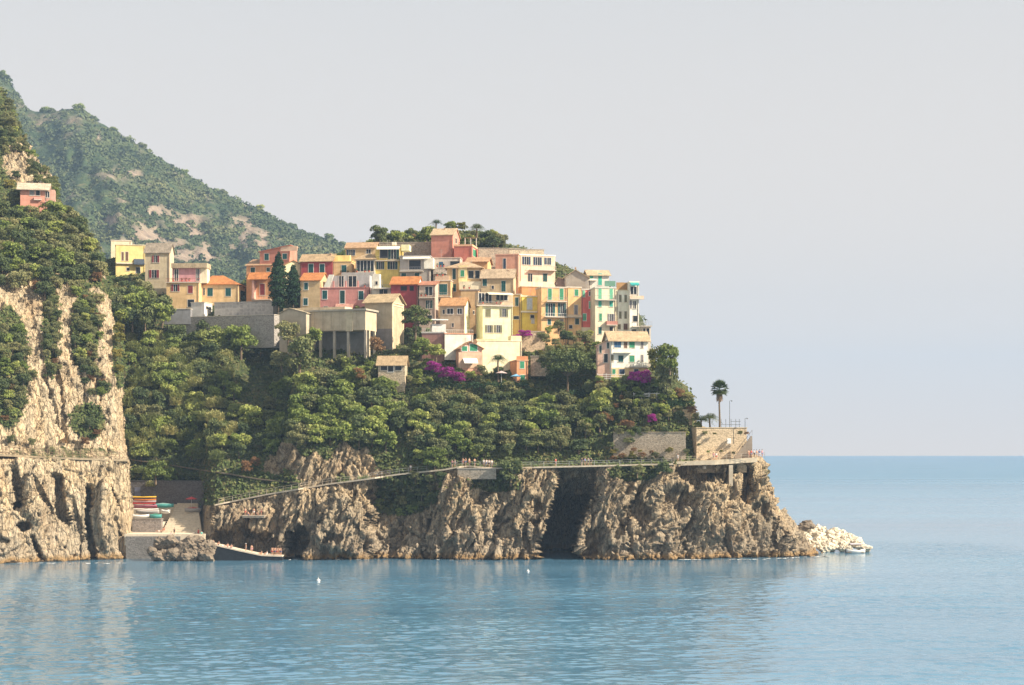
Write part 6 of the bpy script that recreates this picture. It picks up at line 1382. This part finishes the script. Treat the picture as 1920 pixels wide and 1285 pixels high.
for px, pose, t, b, lb in ((770, 'stand', 'white', 'grey', 'person in white beside the bright round tree on the path'), (848, 'stand', 'pink', 'black', 'person in pink at the left end of the walkers by the rubble wall'), (853, 'lean', 'grey', 'grey', 'person in grey leaning on the rail next to the one in pink'),
      (1042, 'walk', 'red', 'grey', 'walker in red near the left end of the bridge railing over the cave'), (1271, 'stand', 'white', 'white', 'person all in white at the left end of the walkway bridge'), (1338, 'walk', 'pink', 'grey', 'walker in pink crossing the walkway bridge, left of the pair'), (1343, 'walk', 'white', 'red', 'walker in white and red crossing the walkway bridge')):
    Y = yp_main(px, path_y(px))+1.0 if px < 1262 else YB+1.2
    person(px, path_y(px)-.3 if px < 1262 else float(np.interp(px, [1262, 1340, 1420], [866, 863, 858]))-.3, Y, pose, lb, t, b)
for i, px in enumerate((868, 873, 880, 890)): person(px, path_y(px)-.3, yp_main(px, path_y(px))+.9, 'lean' if i % 2 else 'stand', 'bare shouldered walker standing at the railing in the middle of the rubble wall', None, ('red', 'blue', 'orange', 'black')[i], group='bare shouldered walkers at the railing')
for i, px in enumerate((907, 912, 917, 922)): person(px, path_y(px)-.3, yp_main(px, path_y(px))+.9, 'stand', 'walker in a white top at the right end of the rubble wall', 'white', ('grey', 'blue', 'black', 'grey')[i], group='walkers in white tops at the wall end')
for i, px in enumerate((1091, 1097, 1103, 1108)): person(px, path_y(px)-.3, yp_main(px, path_y(px))+1.2, 'walk' if i % 2 else 'stand', 'dark clothed walker in the group on the bridge over the cave', ('black', 'blue', 'grey', 'black')[i], 'black', group='dark clothed walkers over the cave')
for i, px in enumerate((1404, 1409, 1414, 1419, 1424, 1429)): person(px, 858-(px-1404)*.02, 388.8+.2*(i % 3), 'stand', 'visitor in the crowd at the end of the walkway on the point', (None, 'red', 'white', None, 'blue', 'pink')[i], ('red', 'blue', 'black', 'grey', 'white', 'blue')[i], group='visitors at the end of the point')
# bathers round the landing
person(372, 1006, 384.5, 'stand', 'bather in red beside the foot of the ramp, left of the one in turquoise', 'red', 'red'); person(378, 1010, 383.5, 'stand', 'person wrapped in a turquoise towel at the foot of the ramp', 'turquoise', 'turquoise')
person(366, 1007, 385, 'sit', 'bather in orange shorts sitting at the foot of the ramp', None, 'orange'); person(321, 1005, 385, 'sit', 'bather sitting on the quay edge with pink towel', 'pink', 'pink'); person(327, 1004, 385.4, 'stand', 'slim person in black standing on the quay', 'black', 'black', s=.95)
person(299, 997, 388, 'lie', 'sunbather lying on the quay left of the ramp', None, 'white', .2); person(308, 995, 388.5, 'sit', 'bather in red sitting behind the sunbather on the quay', None, 'red'); person(356, 1026, 377.6, 'lie', 'sunbather in pink lying on the dark rocks below the ramp', 'pink', 'pink', .1); person(361, 1023, 378, 'sit', 'bather sitting next to the sunbather in pink on the dark rocks', None, 'white')
def jy(px): return float(np.interp(px, [p[0] for p in pts], [p[1] for p in pts]))
for i, px in enumerate((392, 400, 410, 418, 427, 434)): person(px, jy(px)-.3, 377.8, 'sit' if i % 3 else 'lie', 'bather resting on the sloping part of the jetty', None, ('blue', 'red', 'black', 'white', 'pink', 'blue')[i], group='bathers on the sloping jetty')
person(461, jy(461)-.3, 377.8, 'stand', 'bather standing alone on the jetty, left of the pair', None, 'grey', hair='white'); person(472, jy(472)-.3, 377.8, 'stand', 'bather standing with pale skin right of the lone one on the jetty', None, 'pink'); person(490, jy(490)-.3, 377.8, 'sit', 'bather in orange sitting on the low end of the jetty', None, 'orange'); person(500, jy(500)-.3, 377.8, 'sit', 'bather in white sitting on the low end of the jetty', 'white', 'white')
for i, px in enumerate((510, 513, 516, 519, 522, 525, 527)): person(px, jy(px)-.3, 377.8+.5*(i % 3), 'stand', 'bather in the standing group at the right end of the jetty', None, ('red', 'black', 'blue', 'red', 'orange', 'black', 'blue')[i], group='standing group at the jetty end')
LEDY = 380.3
m = MB(); a = at(452, 967, LEDY); b = at(496, 967, LEDY); m.prism([(a.x, LEDY, a.z), (b.x, LEDY, b.z), (b.x-.25, LEDY+.3, b.z-.55), (a.x+.3, LEDY+.3, a.z-.5)], (0, 4.5, 0)); o = m.build('bathing_ledge', plain('ledge_concrete', (.46, .38, .29), .9, .25)); tag(o, kind='structure')
for i, (px, c) in enumerate(((460, 'red'), (466, 'blue'), (476, 'white'), (483, 'black'), (490, 'red'))): person(px, 966.5, LEDY+.8+.2*(i % 2), 'sit' if i % 2 else 'stand', 'reddish bather on the sunny rock ledge above the jetty', None, c, group='bathers on the rock ledge', s=.95)
person(619, 1024, 377.5, 'sit', 'lone bather sitting low on the cliff rocks right of the small cave', None, 'red')
# ------------------------------------------------------------------ haze
hz = bpy.data.materials.new('haze_air'); hz.use_nodes = True; ht = hz.node_tree
for n in list(ht.nodes):
    if n.type == 'BSDF_PRINCIPLED': ht.nodes.remove(n)
pv = ht.nodes.new('ShaderNodeVolumePrincipled'); pv.inputs['Color'].default_value = (.42, .63, .93, 1)
pv.inputs['Density'].default_value = 0.00015; pv.inputs['Anisotropy'].default_value = 0.0
ht.links.new(pv.outputs[0], [n for n in ht.nodes if n.type == 'OUTPUT_MATERIAL'][0].inputs['Volume'])
mb = MB(); mb.box(-9100, 9100, -500, 7900, -60, 470)
hzo = mb.build('haze', hz); tag(hzo, kind='stuff')
